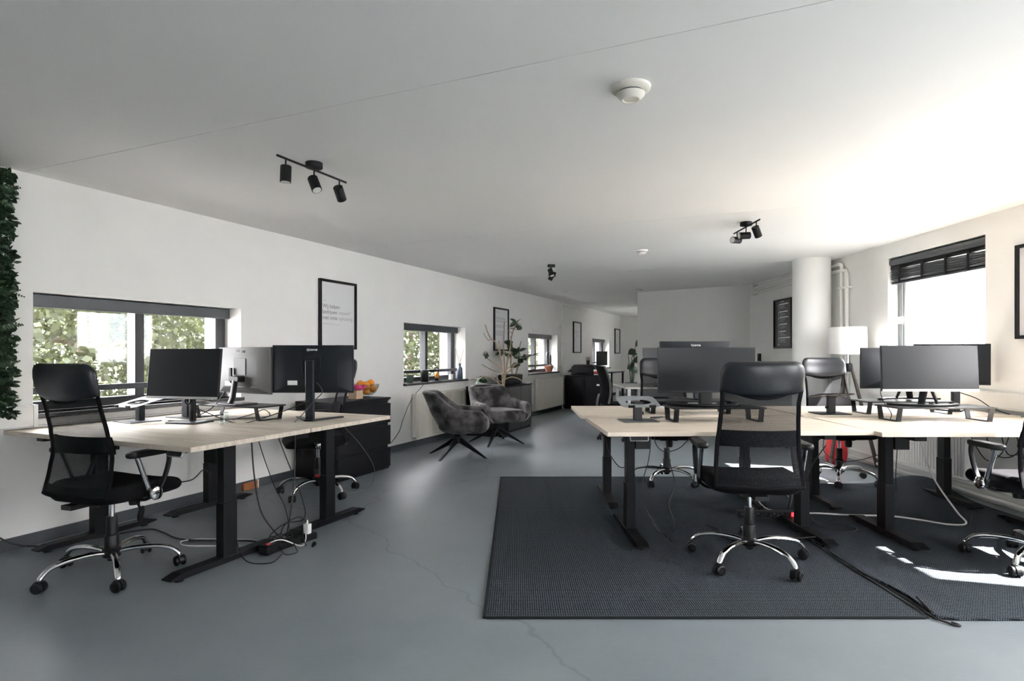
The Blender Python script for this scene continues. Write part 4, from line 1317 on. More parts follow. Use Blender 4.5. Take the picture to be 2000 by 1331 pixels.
# local y runs along the wall (u), which is left-to-right as seen from the room
p1 = poster('framed white poster with grey slogan above the left desks', LP(0, 4.877, 1.215), LA, PW, PH, 'paper', [(0.10, 0.19, 0.70, 0.004, 'ink2'), (0.09, 0.36, 0.365, 0.004, 'ink2'), (0.36, 0.56, 0.358, 0.003, 'ink2'), (0.42, 0.66, 0.06, 0.005, 'ink2')])
TX = (R(90), 0, R(90))
for k, (a, b, xa) in enumerate((('Wij helpen', '', 0), ('bedrijven', 'nieuwe*', 0.237), ('met onze', 'oplossing.', 0.238))):
    z = 0.435 - k * 0.058
    text(a, 0.058, 'ink', p1, (0.0125, -PW / 2 + 0.048, z), TX, 'slogan', 'LEFT')
    if b:
        text(b, 0.058, 'ink2', p1, (0.0125, -PW / 2 + 0.048 + xa, z), TX, 'slogan', 'LEFT')
rnd = random.Random(5)
tl = [(0.12, 0.30, 0.90, 0.008, 'ink2')]
for z in (0.78, 0.755, 0.73, 0.70, 0.675, 0.60, 0.575, 0.55, 0.46, 0.435, 0.41, 0.385, 0.36):
    tl.append((0.12, rnd.uniform(0.55, 0.88), z, 0.007, 'ink2'))
poster('framed text poster behind the bare-branched plant', LP(0, 8.86, 1.215), LA, PW, PH, 'paper', tl)
tl = [(0.15, 0.40, 0.88, 0.01, 'ink2'), (0.15, 0.80, 0.70, 0.008, 'ink2'), (0.15, 0.75, 0.66, 0.008, 'ink2'), (0.35, 0.37, 0.45, 0.30, 'ink2'), (0.35, 0.75, 0.55, 0.008, 'ink2')]
poster('framed poster above the printer, just past the white pipe', LP(0, 12.94, 1.185), LA, PW, PH, 'paper', tl)
poster('far framed poster beside the tall dark plant', LP(0, 16.68, 1.17), LA, PW, PH, 'paper2', [(0.2, 0.6, 0.3, 0.01, 'ink2'), (0.2, 0.5, 0.35, 0.01, 'ink2')])
dl = [(0.36, 0.56, 0.955, 0.008, 'whiteink'), (0.25, 0.258, 0.49, 0.545, 'whiteink')]
rnd = random.Random(9)
for z, w_ in ((0.90, 0.80), (0.745, 0.76), (0.63, 0.80), (0.49, 0.74), (0.345, 0.66), (0.215, 0.93)):
    dl.append((0.30, w_, z, 0.014, 'whiteink'))
    dl.append((0.235, 0.275, z - 0.02, 0.012, 'whiteink'))
    for q in range(4):
        dl.append((0.31, 0.31 + rnd.uniform(0.18, 0.42), z - 0.03 - q * 0.019, 0.0045, 'ink2'))
dl.append((0.225, 0.285, 0.075, 0.018, 'whiteink'))
poster('framed charcoal poster with white timeline text left of the column', (RX, 8.24, 1.245), PI, 0.545, 0.685, 'darkposter', dl)
poster('framed pale poster cut off by the right edge of the picture', (RX, 4.135, 1.28), PI, 0.51, 0.69, 'paper', [(0.3, 0.7, 0.5, 0.01, 'ink2')])

# ------------------------------------------------------------------ pipes, trunking and small wall fittings
pp = T('heating_pipe', 'white heating pipe climbing the left wall and turning along the ceiling', 'pipe', (OX, OY, 0), LA)
MB().tube([(0.035, 11.87, 0.0), (0.035, 11.87, 2.13), (0.035, 11.90, 2.17), (0.035, 11.94, 2.18), (0.035, 13.7, 2.18)], 0.016, 10).build('pipe_run', 'white', pp)
MB().tube([(0.035, 11.80, 0.72), (0.035, 11.80, 2.20), (0.035, 11.83, 2.225), (0.035, 11.87, 2.23), (0.035, 13.7, 2.23)], 0.012, 10).build('pipe_run', 'white', pp)
for z in (0.9, 1.75):
    MB().box(0, 0.05, 11.78, 11.90, z - 0.01, z + 0.01).build('pipe_clip', 'white', pp)
pp = T('heating_pipe', 'white heating pipes rising beside the column and running along the right wall', 'pipe', (0, 0, 0), 0)
for k, (y, z) in enumerate(((6.70, 2.19), (6.60, 2.11))):
    MB().tube([(RX - 0.04, y, 0.05), (RX - 0.04, y, z - 0.05), (RX - 0.04, y + 0.02, z - 0.01), (RX - 0.04, y + 0.06, z), (RX - 0.04, 9.2, z)], 0.021, 12).build('pipe_run', 'white', pp)
MB().box(RX - 0.07, RX, 6.56, 6.75, 1.90, 1.92).build('pipe_clip', 'white', pp)
MB().box(RX - 0.07, RX, 6.56, 6.75, 1.15, 1.17).build('pipe_clip', 'white', pp)
MB().box(RX - 0.075, RX, 9.14, 9.20, 2.07, 2.24).build('pipe_clip', 'white', pp)
fp = T('floor_pipe', 'pair of white heating pipes low along the right wall behind the rug', 'pipe', (0, 0, 0), 0)
for z in (0.045, 0.115):
    MB().tube([(RX - 0.04, 2.4, z), (RX - 0.04, 6.52, z)], 0.017, 10).build('pipe_run', 'white', fp)
for y in (3.0, 4.2, 5.9):
    MB().box(RX - 0.06, RX, y, y + 0.03, 0.03, 0.13).build('pipe_clip', 'white', fp)
tk = T('cable_trunking', 'white cable trunking on the left wall ending beside the window', 'trunking', (OX, OY, 0), LA)
MB().box(0, 0.05, -0.25, 2.115, 0.73, 0.855).build('duct', 'white', tk, bevel=0.003)
MB().box(0, 0.056, 2.105, 2.13, 0.726, 0.86).build('end_cap', 'white', tk, bevel=0.003)
MB().box(0.05, 0.053, -0.25, 2.105, 0.742, 0.843).build('duct_cover', 'white', tk, bevel=0.002)
tk = T('cable_trunking', 'slim white trunking under the wide window behind the left desks', 'trunking', (OX, OY, 0), LA)
MB().box(0, 0.006, 2.135, 3.72, 0.60, 0.768).build('duct', 'white', tk, bevel=0.002)
MB().box(0.0055, 0.0075, 2.14, 3.715, 0.725, 0.729).build('duct_seam', 'gap', tk)
tk = T('cable_trunking', 'white cable trunking along the right wall under the windows', 'trunking', (0, 0, 0), 0)
MB().box(RX - 0.05, RX, 1.5, 6.3, 0.745, 0.872).build('duct', 'white', tk, bevel=0.003)
MB().box(RX - 0.053, RX - 0.05, 1.51, 6.29, 0.76, 0.857).build('duct_cover', 'white', tk, bevel=0.002)
ws = T('wall_switch', 'small black box on the right wall beside the back corner', 'switch', (RX, 9.05, 1.05))
MB().box(-0.02, 0, -0.05, 0.05, 0, 0.12).build('plate', 'black', ws, bevel=0.004)
MB().box(-0.026, -0.02, -0.03, 0.03, 0.03, 0.09).build('rocker', 'black', ws, bevel=0.003)

# ------------------------------------------------------------------ green leaf panel at the left edge
gw = T('leaf_wall_panel', 'artificial green leaf panel hanging on the left wall at the picture edge', 'plant panel', LP(0, 0, 0), LA)
MB().box(0, 0.02, 1.0, 1.96, 0.80, CEIL - 0.01).build('backing', 'leafd', gw)
rnd = random.Random(12)
lf = MB()
fern = MB()
for _ in range(3600):
    s0 = rnd.choice((rnd.uniform(1.0, 1.96), rnd.uniform(1.75, 1.985), rnd.uniform(1.85, 1.99)))
    z0 = rnd.uniform(0.80, CEIL - 0.03)
    c = Vector((rnd.uniform(0.02, 0.09), s0, z0))
    a = Vector((rnd.uniform(0.1, 0.9), rnd.uniform(-0.7, 0.9), rnd.uniform(-0.9, 0.5))).normalized()
    b = a.orthogonal().normalized()
    L = rnd.uniform(0.03, 0.055)
    n_ = a.cross(b)
    lf.add([c, c + a * L * 0.35 + b * L * 0.28, c + a * L * 0.7 + b * L * 0.22, c + a * L, c + a * L * 0.7 - b * L * 0.22, c + a * L * 0.35 - b * L * 0.28, c + a * L * 0.5 + n_ * L * 0.10], [(0, 1, 6), (1, 2, 6), (2, 3, 6), (3, 4, 6), (4, 5, 6), (5, 0, 6)])
for _ in range(90):
    c = Vector((rnd.uniform(0.03, 0.08), rnd.uniform(1.60, 1.95), rnd.uniform(0.82, CEIL - 0.08)))
    a = Vector((rnd.uniform(0.0, 0.5), rnd.uniform(0.2, 0.9), rnd.uniform(-0.8, 0.4))).normalized()
    up = Vector((1, 0, 0)) - a * a.x
    up.normalize()
    sd_ = a.cross(up)
    L = rnd.uniform(0.09, 0.14)
    for q in range(9):
        p = c + a * L * q / 9 + up * 0.01 * math.sin(q / 9 * PI)
        ln = 0.026 * (1 - q / 10)
        for sg in (-1, 1):
            e = p + (sd_ * sg * 0.8 + a * 0.5) * ln
            fern.add([p - a * 0.001, p + a * 0.011, e + a * 0.006, e], [(0, 1, 2, 3)])
lf.build('leaf_foliage', 'leafd', gw, smooth=False, kind='stuff')
fern.build('fern_foliage', 'leafg', gw, smooth=False, kind='stuff')

# ------------------------------------------------------------------ things on the window sills
def sill(d, s):
    return LP(d, s, WZ0)
cp = T('ceramic_cup', 'dark green ceramic cup at the left end of the second sill', 'cup', sill(-0.04, 6.27), LA)
MB().lathe([(0.036, 0), (0.040, 0.01), (0.046, 0.095), (0.043, 0.095), (0.037, 0.015), (0.001, 0.012)], 28).build('cup_body', 'greenpot', cp)
MB().lathe([(0.047, 0.094), (0.047, 0.101), (0.041, 0.101), (0.041, 0.094)], 28).build('cup_rim', 'greenpot', cp)
sp = T('smart_speaker', 'black cylindrical speaker on the second window sill', 'speaker', sill(-0.03, 6.60), LA)
MB().lathe([(0.052, 0), (0.055, 0.004), (0.055, 0.150), (0.052, 0.155), (0.001, 0.155)], 32).build('speaker_body', 'blackmatte', sp)
MB().lathe([(0.056, 0.128), (0.056, 0.134), (0.054, 0.134)], 32).build('light_ring', 'rail', sp)
MB().tube([(0.056, 0.0, 0.005), (0.056, 0.0, 0.155)], 0.003, 8).build('seam', 'steel', sp)
eg = T('ornament_stand', 'amber glass egg in a black wire stand with a wavy top', 'ornament', sill(-0.02, 6.88), LA)
MB().lathe([(0.06, 0), (0.062, 0.006), (0.001, 0.008)], 28).build('base_plate', 'blackmatte', eg)
MB().lathe([(0.0005, 0.035)] + [(0.034 * math.cos(R(a)) * (1 - 0.1 * math.sin(R(a))), 0.078 + 0.046 * math.sin(R(a))) for a in range(-80, 81, 16)] + [(0.0005, 0.124)], 22).build('glass_egg', 'amber', eg)
MB().lathe([(0.020, 0.006), (0.028, 0.035), (0.022, 0.036), (0.012, 0.008)], 20).build('egg_cup', 'blackmatte', eg)
for sg in (-1, 1):
    MB().cyl((0, sg * 0.045, 0.006), (0, sg * 0.045, 0.165), 0.002, n=8).build('wire', 'blackmatte', eg)
MB().tube([(0, -0.075, 0.180), (0, -0.045, 0.165), (0, -0.015, 0.180), (0, 0, 0.172), (0, 0.015, 0.180), (0, 0.045, 0.165), (0, 0.075, 0.180)], [0.002, 0.007, 0.006, 0.004, 0.006, 0.007, 0.002], 8, 4).build('wavy_top', 'blackmatte', eg)
bx = T('white_card', 'small white card box leaning beside the reed diffuser', 'box', sill(-0.06, 7.33), LA)
MB().box(-0.02, 0.02, -0.03, 0.03, 0, 0.075).build('box_body', 'plastic_white', bx, bevel=0.002)
MB().box(-0.021, 0.021, -0.031, 0.031, 0.066, 0.076).build('box_lid', 'plastic_white', bx)
df = T('reed_diffuser', 'dark blue diffuser bottle with thin reeds at the sill end', 'diffuser', sill(0.0, 7.48), LA)
M['bluebottle'] = mat('navy_bottle', (0.03, 0.045, 0.075), 0.3)
MB().lathe([(0.038, 0), (0.041, 0.006), (0.041, 0.150), (0.030, 0.175), (0.017, 0.185), (0.017, 0.215), (0.026, 0.218), (0.026, 0.228), (0.001, 0.228)], 24).build('bottle', 'bluebottle', df)
rnd = random.Random(2)
for k in range(8):
    a = k * 0.8
    MB().cyl((0.006 * math.cos(a), 0.006 * math.sin(a), 0.22), (0.06 * math.cos(a), 0.07 * math.sin(a), 0.42 + rnd.uniform(-0.03, 0.03)), 0.0022, n=6).build('reed', 'stem', df)
tp = T('terracotta_pot', 'terracotta pot with a wire hoop on the third window sill', 'plant pot', sill(-0.03, 11.22), LA)
MB().lathe([(0.055, 0), (0.085, 0.09), (0.09, 0.10), (0.09, 0.125), (0.080, 0.125), (0.075, 0.10), (0.001, 0.10)], 24).build('pot', 'terracotta', tp)
MB().tube([(0, -0.05, 0.10), (0, -0.16, 0.28), (0, -0.10, 0.40), (0, 0.06, 0.38), (0, 0.13, 0.26), (0, 0.05, 0.10)], 0.004, 6, 5).build('wire_hoop', 'steel', tp)
MB().pillow([(0.05 * math.cos(a), 0.11 * math.sin(a)) for a in [2 * PI * i / 12 for i in range(12)]], 0.008, 0.003, lambda a, b, t_: (t_, 0.09 + a, 0.24 + b), 3, 2).build('leaf', 'leafd', tp)

# ------------------------------------------------------------------ plants by the armchairs
def leafmesh(L, W_, m='leafd', droop=0.15):
    def fn(u_, v_):
        w_ = W_ * math.sin(PI * min(1, max(0.001, u_)) ** 0.85)
        y = (v_ - 0.5) * w_
        return (u_ * L, y, -droop * L * u_ * u_ + abs(y) * 0.25)
    return MB().grid(fn, 8, 4).data('leaf', m)
LEAF = leafmesh(0.13, 0.075)
rnd = random.Random(21)
def add_leaves(t, p, n, spread=1.0, base=(0, 0, 1), mesh=None, sc=1.0):
    for k in range(n):
        a = rnd.uniform(0, 2 * PI)
        o = put('leaf', mesh or LEAF, t, p, (rnd.uniform(-1.3, 1.3), rnd.uniform(-0.7, 0.5) * spread, a))
        q = sc * rnd.uniform(0.75, 1.15)
        o.scale = (q, q, q)
bp = T('potted_rubber_plant', 'tall bare-branched potted plant with few leaves behind the armchair', 'plant', (-0.185, 8.30, 0), 0)
MB().lathe([(0.065, 0), (0.085, 0.26), (0.09, 0.27), (0.09, 0.30), (0.075, 0.30), (0.07, 0.27), (0.001, 0.27)], 28).build('pot', 'blackmatte', bp)
MB().lathe([(0.001, 0.272), (0.074, 0.272), (0.070, 0.262)], 20).build('soil', 'soil', bp)
# branches given as (sideways along the wall, height) points, local y = along the wall
BR = [([(0, 0.27), (0.0, 0.70), (-0.02, 0.95), (-0.06, 1.15), (-0.10, 1.35)], 0.013), ([(0, 0.27), (0.02, 0.72), (0.03, 1.0), (0.02, 1.30), (0.035, 1.62)], 0.011),
      ([(0, 0.27), (0.03, 0.72), (0.09, 1.0), (0.17, 1.25), (0.22, 1.45), (0.34, 1.62)], 0.012), ([(-0.06, 1.15), (-0.16, 1.32), (-0.28, 1.38), (-0.36, 1.47), (-0.42, 1.58)], 0.007),
      ([(-0.28, 1.38), (-0.35, 1.36), (-0.46, 1.46)], 0.005), ([(-0.02, 0.95), (-0.18, 1.02), (-0.36, 1.10), (-0.46, 1.16), (-0.40, 1.20)], 0.007), ([(-0.01, 0.90), (-0.20, 0.92), (-0.50, 1.02)], 0.006),
      ([(0.05, 0.88), (0.16, 0.93), (0.30, 1.02), (0.36, 1.03)], 0.007), ([(0.06, 0.94), (0.20, 1.00), (0.34, 1.04)], 0.006), ([(0.0, 0.70), (-0.20, 0.80), (-0.44, 0.85), (-0.60, 0.80)], 0.007),
      ([(0.0, 0.76), (-0.12, 0.80), (-0.20, 0.86), (-0.22, 0.78)], 0.005), ([(0.01, 0.80), (0.20, 0.84), (0.36, 0.82), (0.46, 0.78)], 0.006), ([(0.22, 1.45), (0.18, 1.47), (0.10, 1.50)], 0.004)]
for pts, r_ in BR:
    q = [(a * 0.60, 0.05 * math.sin(7 * a + b * 3) * min(1, abs(a) * 4), b) for a, b in pts]
    kk = 1.0 if r_ > 0.01 else 1.35
    MB().tube(q, [r_ * kk, r_ * 0.85 * kk, r_ * 0.6 * kk], 7, 4).build('branch', 'stem', bp)
for p, n in (((0.19, 0.02, 1.60), 7), ((0.20, 0.0, 1.50), 2), ((-0.25, 0.0, 1.17), 3), ((-0.36, 0.0, 0.80), 7), ((-0.32, 0.0, 0.82), 3), ((0.21, 0, 1.03), 4), ((-0.13, 0.0, 0.82), 1)):
    add_leaves(bp, p, n)
pl2 = T('potted_jade_plant', 'bushy dark-leaved plant in a black planter box on the sideboard', 'plant', LP(0.38, 8.42, 0.70), LA)
MB().hexa([(-0.09, -0.24, 0), (0.09, -0.24, 0), (0.09, 0.24, 0), (-0.09, 0.24, 0)], [(-0.10, -0.26, 0.14), (0.10, -0.26, 0.14), (0.10, 0.26, 0.14), (-0.10, 0.26, 0.14)]).build('planter', 'black', pl2, bevel=0.006)
MB().box(-0.085, 0.085, -0.235, 0.235, 0.138, 0.146).build('soil', 'soil', pl2)
for pts in ([(0.02, 0.02, 0.14), (0.0, 0.0, 0.34), (0.03, 0.0, 0.55), (0.0, 0.0, 0.74)], [(0.06, 0.06, 0.14), (0.12, 0.05, 0.35), (0.12, 0.05, 0.52), (0.16, 0.05, 0.66)], [(0.12, 0.05, 0.34), (0.24, 0.06, 0.42), (0.34, 0.06, 0.44)], [(0, 0.0, 0.4), (-0.1, 0.0, 0.48), (-0.18, 0, 0.5)]):
    MB().tube(pts, [0.015, 0.012, 0.006], 8, 4).build('stem', 'stem', pl2)
for p, n in (((0.02, 0, 0.55), 7), ((0, 0.0, 0.45), 6), ((0.12, 0.05, 0.5), 7), ((0.15, 0.05, 0.42), 5), ((0.34, 0.06, 0.44), 5), ((-0.16, 0, 0.48), 5), ((0.02, 0, 0.62), 4), ((0.2, 0.05, 0.40), 4)):
    add_leaves(pl2, p, n)

# ------------------------------------------------------------------ far end of the room
cb_ = T('storage_cabinet', 'low black cabinet by the left wall carrying the printer', 'cabinet', LP(0.07, 12.12, 0), LA)
MB().box(0, 0.86, -0.20, 0.22, 0.0, 0.69).build('carcass', 'blackwood', cb_)
MB().box(-0.005, 0.865, -0.225, 0.225, 0.69, 0.71).build('top_panel', 'blackwood', cb_, bevel=0.002)
for k in range(2):
    d_ = MB().box(0.01 + k * 0.43, 0.42 + k * 0.43, -0.218, -0.20, 0.05, 0.68).build('cabinet_door', 'blackwood', cb_, bevel=0.002)
    MB().box(0.37 + k * 0.06, 0.385 + k * 0.06, -0.232, -0.218, 0.52, 0.62).build('handle', 'blackmatte', d_)
MB().box(0.70, 0.76, -0.2195, -0.218, 0.50, 0.535).build('door_label', 'plastic_white', cb_, label='small white sticker')
pr = T('printer', 'black office printer on the low black cabinet', 'printer', LP(0.45, 12.12, 0.71), LA)
MB().box(-0.24, 0.24, -0.18, 0.18, 0.0, 0.20).build('body', 'blackmatte', pr, bevel=0.02)
MB().box(-0.21, 0.21, -0.15, 0.16, 0.20, 0.225).build('scanner_lid', 'black', pr, bevel=0.008)
MB().box(-0.15, 0.15, -0.26, -0.17, 0.06, 0.075).build('paper_tray', 'blackmatte', pr, bevel=0.003)
MB().box(0.05, 0.15, -0.186, -0.178, 0.13, 0.17).build('display', 'screen', pr)
pn = T('pen_cup', 'black pen cup with pens on top of the printer', 'pen cup', LP(0.52, 12.12, 0.935), LA)
MB().lathe([(0.035, 0), (0.038, 0.09), (0.034, 0.09), (0.031, 0.005), (0.001, 0.005)], 18).build('cup', 'black', pn)
for k in range(4):
    MB().cyl((0.01 * math.cos(k * 1.6), 0.01 * math.sin(k * 1.6), 0.01), (0.045 * math.cos(k * 1.6), 0.045 * math.sin(k * 1.6), 0.16), 0.005, n=6).build('pen', 'black', pn)
for k, (mm, lab, dd, z, rz) in enumerate((('black', 'black letter tray under the red folder', 0.80, 0.0, 0.0), ('red', 'bright red folder beside the printer', 0.80, 0.045, 0.1), ('paper', 'stack of white papers on the red folder beside the printer', 0.80, 0.085, -0.08))):
    o = T(['letter_tray', 'folder', 'paper_stack'][k], lab, ['tray', 'folder', 'papers'][k], LP(dd, 12.08, 0.711 + z), LA + rz)
    MB().box(-0.11, 0.11, -0.13, 0.13, 0, 0.04).build('body', mm, o, bevel=0.002)
    MB().box(-0.105, 0.105, -0.135, -0.13, 0.012, 0.028).build('front_edge', 'plastic_white' if k != 1 else 'red', o)
sp_ = T('potted_succulent', 'tiny plant in a white pot left of the printer', 'plant', LP(0.14, 12.05, 0.71), LA)
MB().lathe([(0.035, 0), (0.045, 0.07), (0.040, 0.07), (0.001, 0.06)], 18).build('pot', 'plastic_white', sp_)
add_leaves(sp_, (0, 0, 0.07), 7, 1.4, sc=0.6)
# far white desk with task chair
M['greytop'] = mat('pale_grey_laminate', (0.42, 0.40, 0.37), 0.5)
fd = T('white_desk', 'pale desk beyond the rug desks, task chair pulled up to it', 'desk', (2.22, 8.42, 0), 0)
MB().box(-0.76, 0.76, -0.52, 0.52, 0.695, 0.72).build('tabletop', 'greytop', fd, bevel=0.003)
for sx in (-1, 1):
    for sy in (-1, 1):
        MB().box(sx * 0.70 - 0.02, sx * 0.70 + 0.02, sy * 0.46 - 0.02, sy * 0.46 + 0.02, 0, 0.695).build('leg', 'silver', fd)
monitor('dark glossy monitor on the pale far desk, half hidden by a headrest', (2.02, 8.25, 0.72), R(12), 0.55, 0.32, 0.205, 'flat', R(4))
tc = T('task_chair', 'dark grey curved-back task chair at the pale far desk', 'chair', (1.40, 8.10, 0), R(-86))
for k in range(5):
    a = R(72 * k)
    lg = MB().tube([(0.02 * math.cos(a), 0.02 * math.sin(a), 0.11), (0.30 * math.cos(a), 0.30 * math.sin(a), 0.07)], [0.02, 0.013], 8).build('leg', 'blackmatte', tc)
    put('caster', CH['caster'], lg, (0.30 * math.cos(a), 0.30 * math.sin(a), 0))
MB().cyl((0, 0, 0.09), (0, 0, 0.43), 0.025, n=14).build('gas_lift', 'blackmatte', tc)
MB().pillow(rrect(0.48, 0.46, 0.10, 5), 0.07, 0.025, lambda a, b, t_: (a, b, 0.465 + t_), 6, 4).build('seat', 'fabric', tc)
M['greyplastic'] = mat('dark_grey_plastic', (0.06, 0.062, 0.066), 0.5)
def tback(u_, v_):
    z = 0.50 + v_ * 0.50
    y = -0.235 + 0.05 * math.sin(v_ * PI) - 0.05 * v_
    return ((u_ * 2 - 1) * (0.215 - 0.03 * v_), y + 0.05 * (u_ * 2 - 1) ** 2, z)
o = MB().grid(tback, 12, 14).build('backrest', 'fabric', tc)
sd = o.modifiers.new('thickness', 'SOLIDIFY')
sd.thickness = 0.03
for sg in (-1, 1):
    MB().tube([tback(0.5 + sg * 0.5, k / 8) for k in range(9)] , 0.018, 8, 2).build('back_frame', 'greyplastic', tc)
MB().tube([(0, -0.05, 0.41), (0, -0.26, 0.42), (0, -0.29, 0.50), (0, -0.26, 0.62)], 0.028, 8, 4, flat=(1.5, 0.6)).build('back_arm', 'greyplastic', tc)
ft = T('side_table', 'narrow black table under the far window', 'table', LP(0.05, 14.3, 0), LA)
MB().box(0, 0.60, -0.6, 0.6, 0.70, 0.725).build('tabletop', 'blackwood', ft)
for sx in (0.04, 0.56):
    for sy in (-0.56, 0.56):
        MB().box(sx - 0.02, sx + 0.02, sy - 0.02, sy + 0.02, 0, 0.70).build('leg', 'blackwood', ft)
monitor('small dark monitor standing in front of the far window', LP(0.30, 13.95, 0.725), LA + R(60), 0.36, 0.34, 0.16, 'flat')
fl_ = T('flower_pot', 'small pot of yellow and white flowers on the far sill', 'plant', LP(-0.04, 15.2, WZ0), LA)
MB().lathe([(0.05, 0), (0.07, 0.11), (0.06, 0.11), (0.001, 0.10)], 18).build('pot', 'plastic_white', fl_)
M['flower'] = mat('yellow_petals', (0.55, 0.33, 0.05), 0.6)
for k in range(7):
    a = k * 0.9
    MB().tube([(0, 0, 0.10), (0.05 * math.cos(a), 0.06 * math.sin(a), 0.22), (0.09 * math.cos(a), 0.11 * math.sin(a), 0.30)], 0.004, 5, 3).build('stem', 'leafg', fl_)
    MB().lathe([(0.001, 0), (0.022, 0.008), (0.014, 0.02), (0.001, 0.024)], 10, (0.09 * math.cos(a), 0.11 * math.sin(a), 0.295)).build('blossom', 'flower' if k % 2 else 'plastic_white', fl_)
bpz = T('strelitzia_plant', 'tall dark broad-leaved plant in the far corner', 'plant', LP(0.48, 16.45, 0), LA)
MB().lathe([(0.13, 0), (0.17, 0.32), (0.18, 0.33), (0.18, 0.36), (0.16, 0.36), (0.001, 0.34)], 24).build('pot', 'base', bpz)
BIGL = leafmesh(0.40, 0.20, 'leafd', 0.30)
for k, (a, z, tl_) in enumerate(((20, 1.36, -1.1), (100, 1.05, -0.5), (200, 1.15, -0.55), (290, 0.95, -0.3), (340, 1.02, -0.35), (60, 0.82, -0.2), (150, 0.80, 0.0), (250, 0.74, 0.1), (0, 0.72, 0.0))):
    r_ = 0.10
    p = (r_ * math.cos(R(a)), r_ * math.sin(R(a)), z)
    MB().tube([(0.03 * math.cos(R(a)), 0.03 * math.sin(R(a)), 0.33), (0.05 * math.cos(R(a)), 0.05 * math.sin(R(a)), z * 0.6), p], [0.014, 0.008], 6, 3).build('stalk', 'leafd', bpz)
    put('leaf', BIGL, bpz, p, (1.1 if k % 2 else -1.1, tl_ * 0.8, R((250 + 40 * (k % 5)) if k else 20)))

# ------------------------------------------------------------------ tripod lamp and red bag by the column
lm = T('tripod_floor_lamp', 'tripod floor lamp with a white drum shade beside the column', 'lamp', (3.475, 6.20, 0), 0)
MB().lathe([(0.178, 1.165), (0.182, 1.165), (0.178, 1.445), (0.174, 1.445), (0.176, 1.17)], 40).build('lamp_shade', 'lampshade', lm)
MB().cyl((0, 0, 1.0), (0, 0, 1.30), 0.012, n=12).build('lamp_holder', 'steel', lm)
for k in range(3):
    a = R(205 + 120 * k)
    MB().tube([(0.03 * math.cos(a), 0.03 * math.sin(a), 1.06), (0.27 * math.cos(a), 0.27 * math.sin(a), 0.0)], [0.017, 0.020], 8).build('leg', 'darkwood', lm)
MB().lathe([(0.04, 0.98), (0.045, 1.0), (0.045, 1.06), (0.03, 1.07), (0.001, 1.07)], 18).build('leg_joint', 'blackmatte', lm)
for k in range(3):
    a = 2 * PI * k / 3
    MB().cyl((0, 0, 1.28), (0.182 * math.cos(a), 0.182 * math.sin(a), 1.28), 0.003, n=6).build('shade_spoke', 'steel', lm)
rb = T('red_bag', 'soft red bag on the floor under the tripod lamp', 'bag', (3.40, 6.28, 0), R(20))
MB().pillow(rrect(0.26, 0.14, 0.05, 5), 0.30, 0.05, lambda a, b, t_: (a * (1 - 0.5 * (t_ + 0.15)), b * (1 - 0.8 * (t_ + 0.15)), 0.155 + t_), 8, 4).build('bag_body', 'red', rb)
MB().tube([(-0.06, 0, 0.29), (-0.05, 0, 0.37), (0.05, 0, 0.37), (0.06, 0, 0.29)], 0.007, 8, 5).build('bag_handle', 'red', rb)

# ------------------------------------------------------------------ cables and power strips
def cable(label, pts, r_=0.0035, m='cablek', k=6, name='cable', group=None, frame=False):
    mb = MB().tube(pts, r_, 7, k)
    o = mb.build(name, m, None, loc=(OX, OY, 0) if frame else (0, 0, 0), rot=(0, 0, LA) if frame else (0, 0, 0))
    return tag(o, label, 'cable', group or 'loose cables')
def strip(label, loc, rz, n, switch=True, side=False):
    t = T('power_strip', label, 'power strip', loc, rz, 'power strips')
    L = 0.055 * n + 0.07
    MB().box(-0.024, 0.024, -L / 2, L / 2, 0, 0.042).build('housing', 'black', t, bevel=0.005)
    sk = MB().lathe([(0.019, 0), (0.020, 0.002), (0.017, 0.002), (0.016, -0.006), (0.001, -0.006)], 20).data('socket', 'blackmatte')
    pin = MB().lathe([(0.0025, 0), (0.001, 0.001)], 8).data('contact', 'steel')
    for i in range(n):
        y = -L / 2 + 0.035 + i * 0.055
        rot = (0, R(90), 0) if side else (0, 0, 0)
        s_ = put('socket', sk, t, (0.0245, y, 0.021) if side else (0, y, 0.042), rot)
        for q in (-1, 1):
            put('contact', pin, s_, (0.006 * q, 0.014 * q, 0.001))
    if switch:
        (MB().box(0.022, 0.028, L / 2 - 0.042, L / 2 - 0.018, 0.008, 0.034) if side else MB().box(-0.012, 0.012, L / 2 - 0.045, L / 2 - 0.015, 0.040, 0.047)).build('switch', 'switch', t, label='glowing red switch')
    return t
strip('black power strip among tangled cables under the left desks', LP(1.47, 2.75, 0), LA - R(8), 5, False)
strip('black power strip with a lit red switch under the rug desks', (1.74, 4.10, RUGZ + 0.03), R(-90), 6, True, True)
ch = T('phone_charger', 'white plug-in charger standing in the power strip under the left desks', 'charger', LP(1.488, 2.862, 0.044), LA)
MB().box(-0.020, 0.020, -0.016, 0.016, 0, 0.062).build('charger_body', 'plastic_white', ch, bevel=0.004)
MB().cyl((0, 0, 0.06), (0, 0, 0.085), 0.006, 0.004, 10).build('plug_collar', 'plastic_white', ch)
ad = T('power_adapter', 'round black power adapter with a red dot at the strip end', 'adapter', LP(1.46, 2.60, 0), LA)
MB().box(-0.045, 0.035, -0.06, 0.05, 0, 0.055).build('adapter_body', 'black', ad, bevel=0.012)
MB().lathe([(0.012, 0.055), (0.011, 0.060), (0.001, 0.060)], 14, (-0.005, -0.02, 0)).build('red_button', 'red', ad)
pg = T('mains_plug', 'loose black two-pin mains plug on the floor beside the strip', 'plug', LP(1.60, 2.80, 0), LA + R(30))
MB().tube([(0, -0.05, 0.012), (0, -0.01, 0.014), (0, 0.0, 0.014)], [0.005, 0.013, 0.013], 10).build('plug_body', 'black', pg)
for q in (-1, 1):
    MB().cyl((q * 0.007, 0, 0.014), (q * 0.007, 0.022, 0.014), 0.0025, n=8).build('pin', 'steel', pg)
cf = True
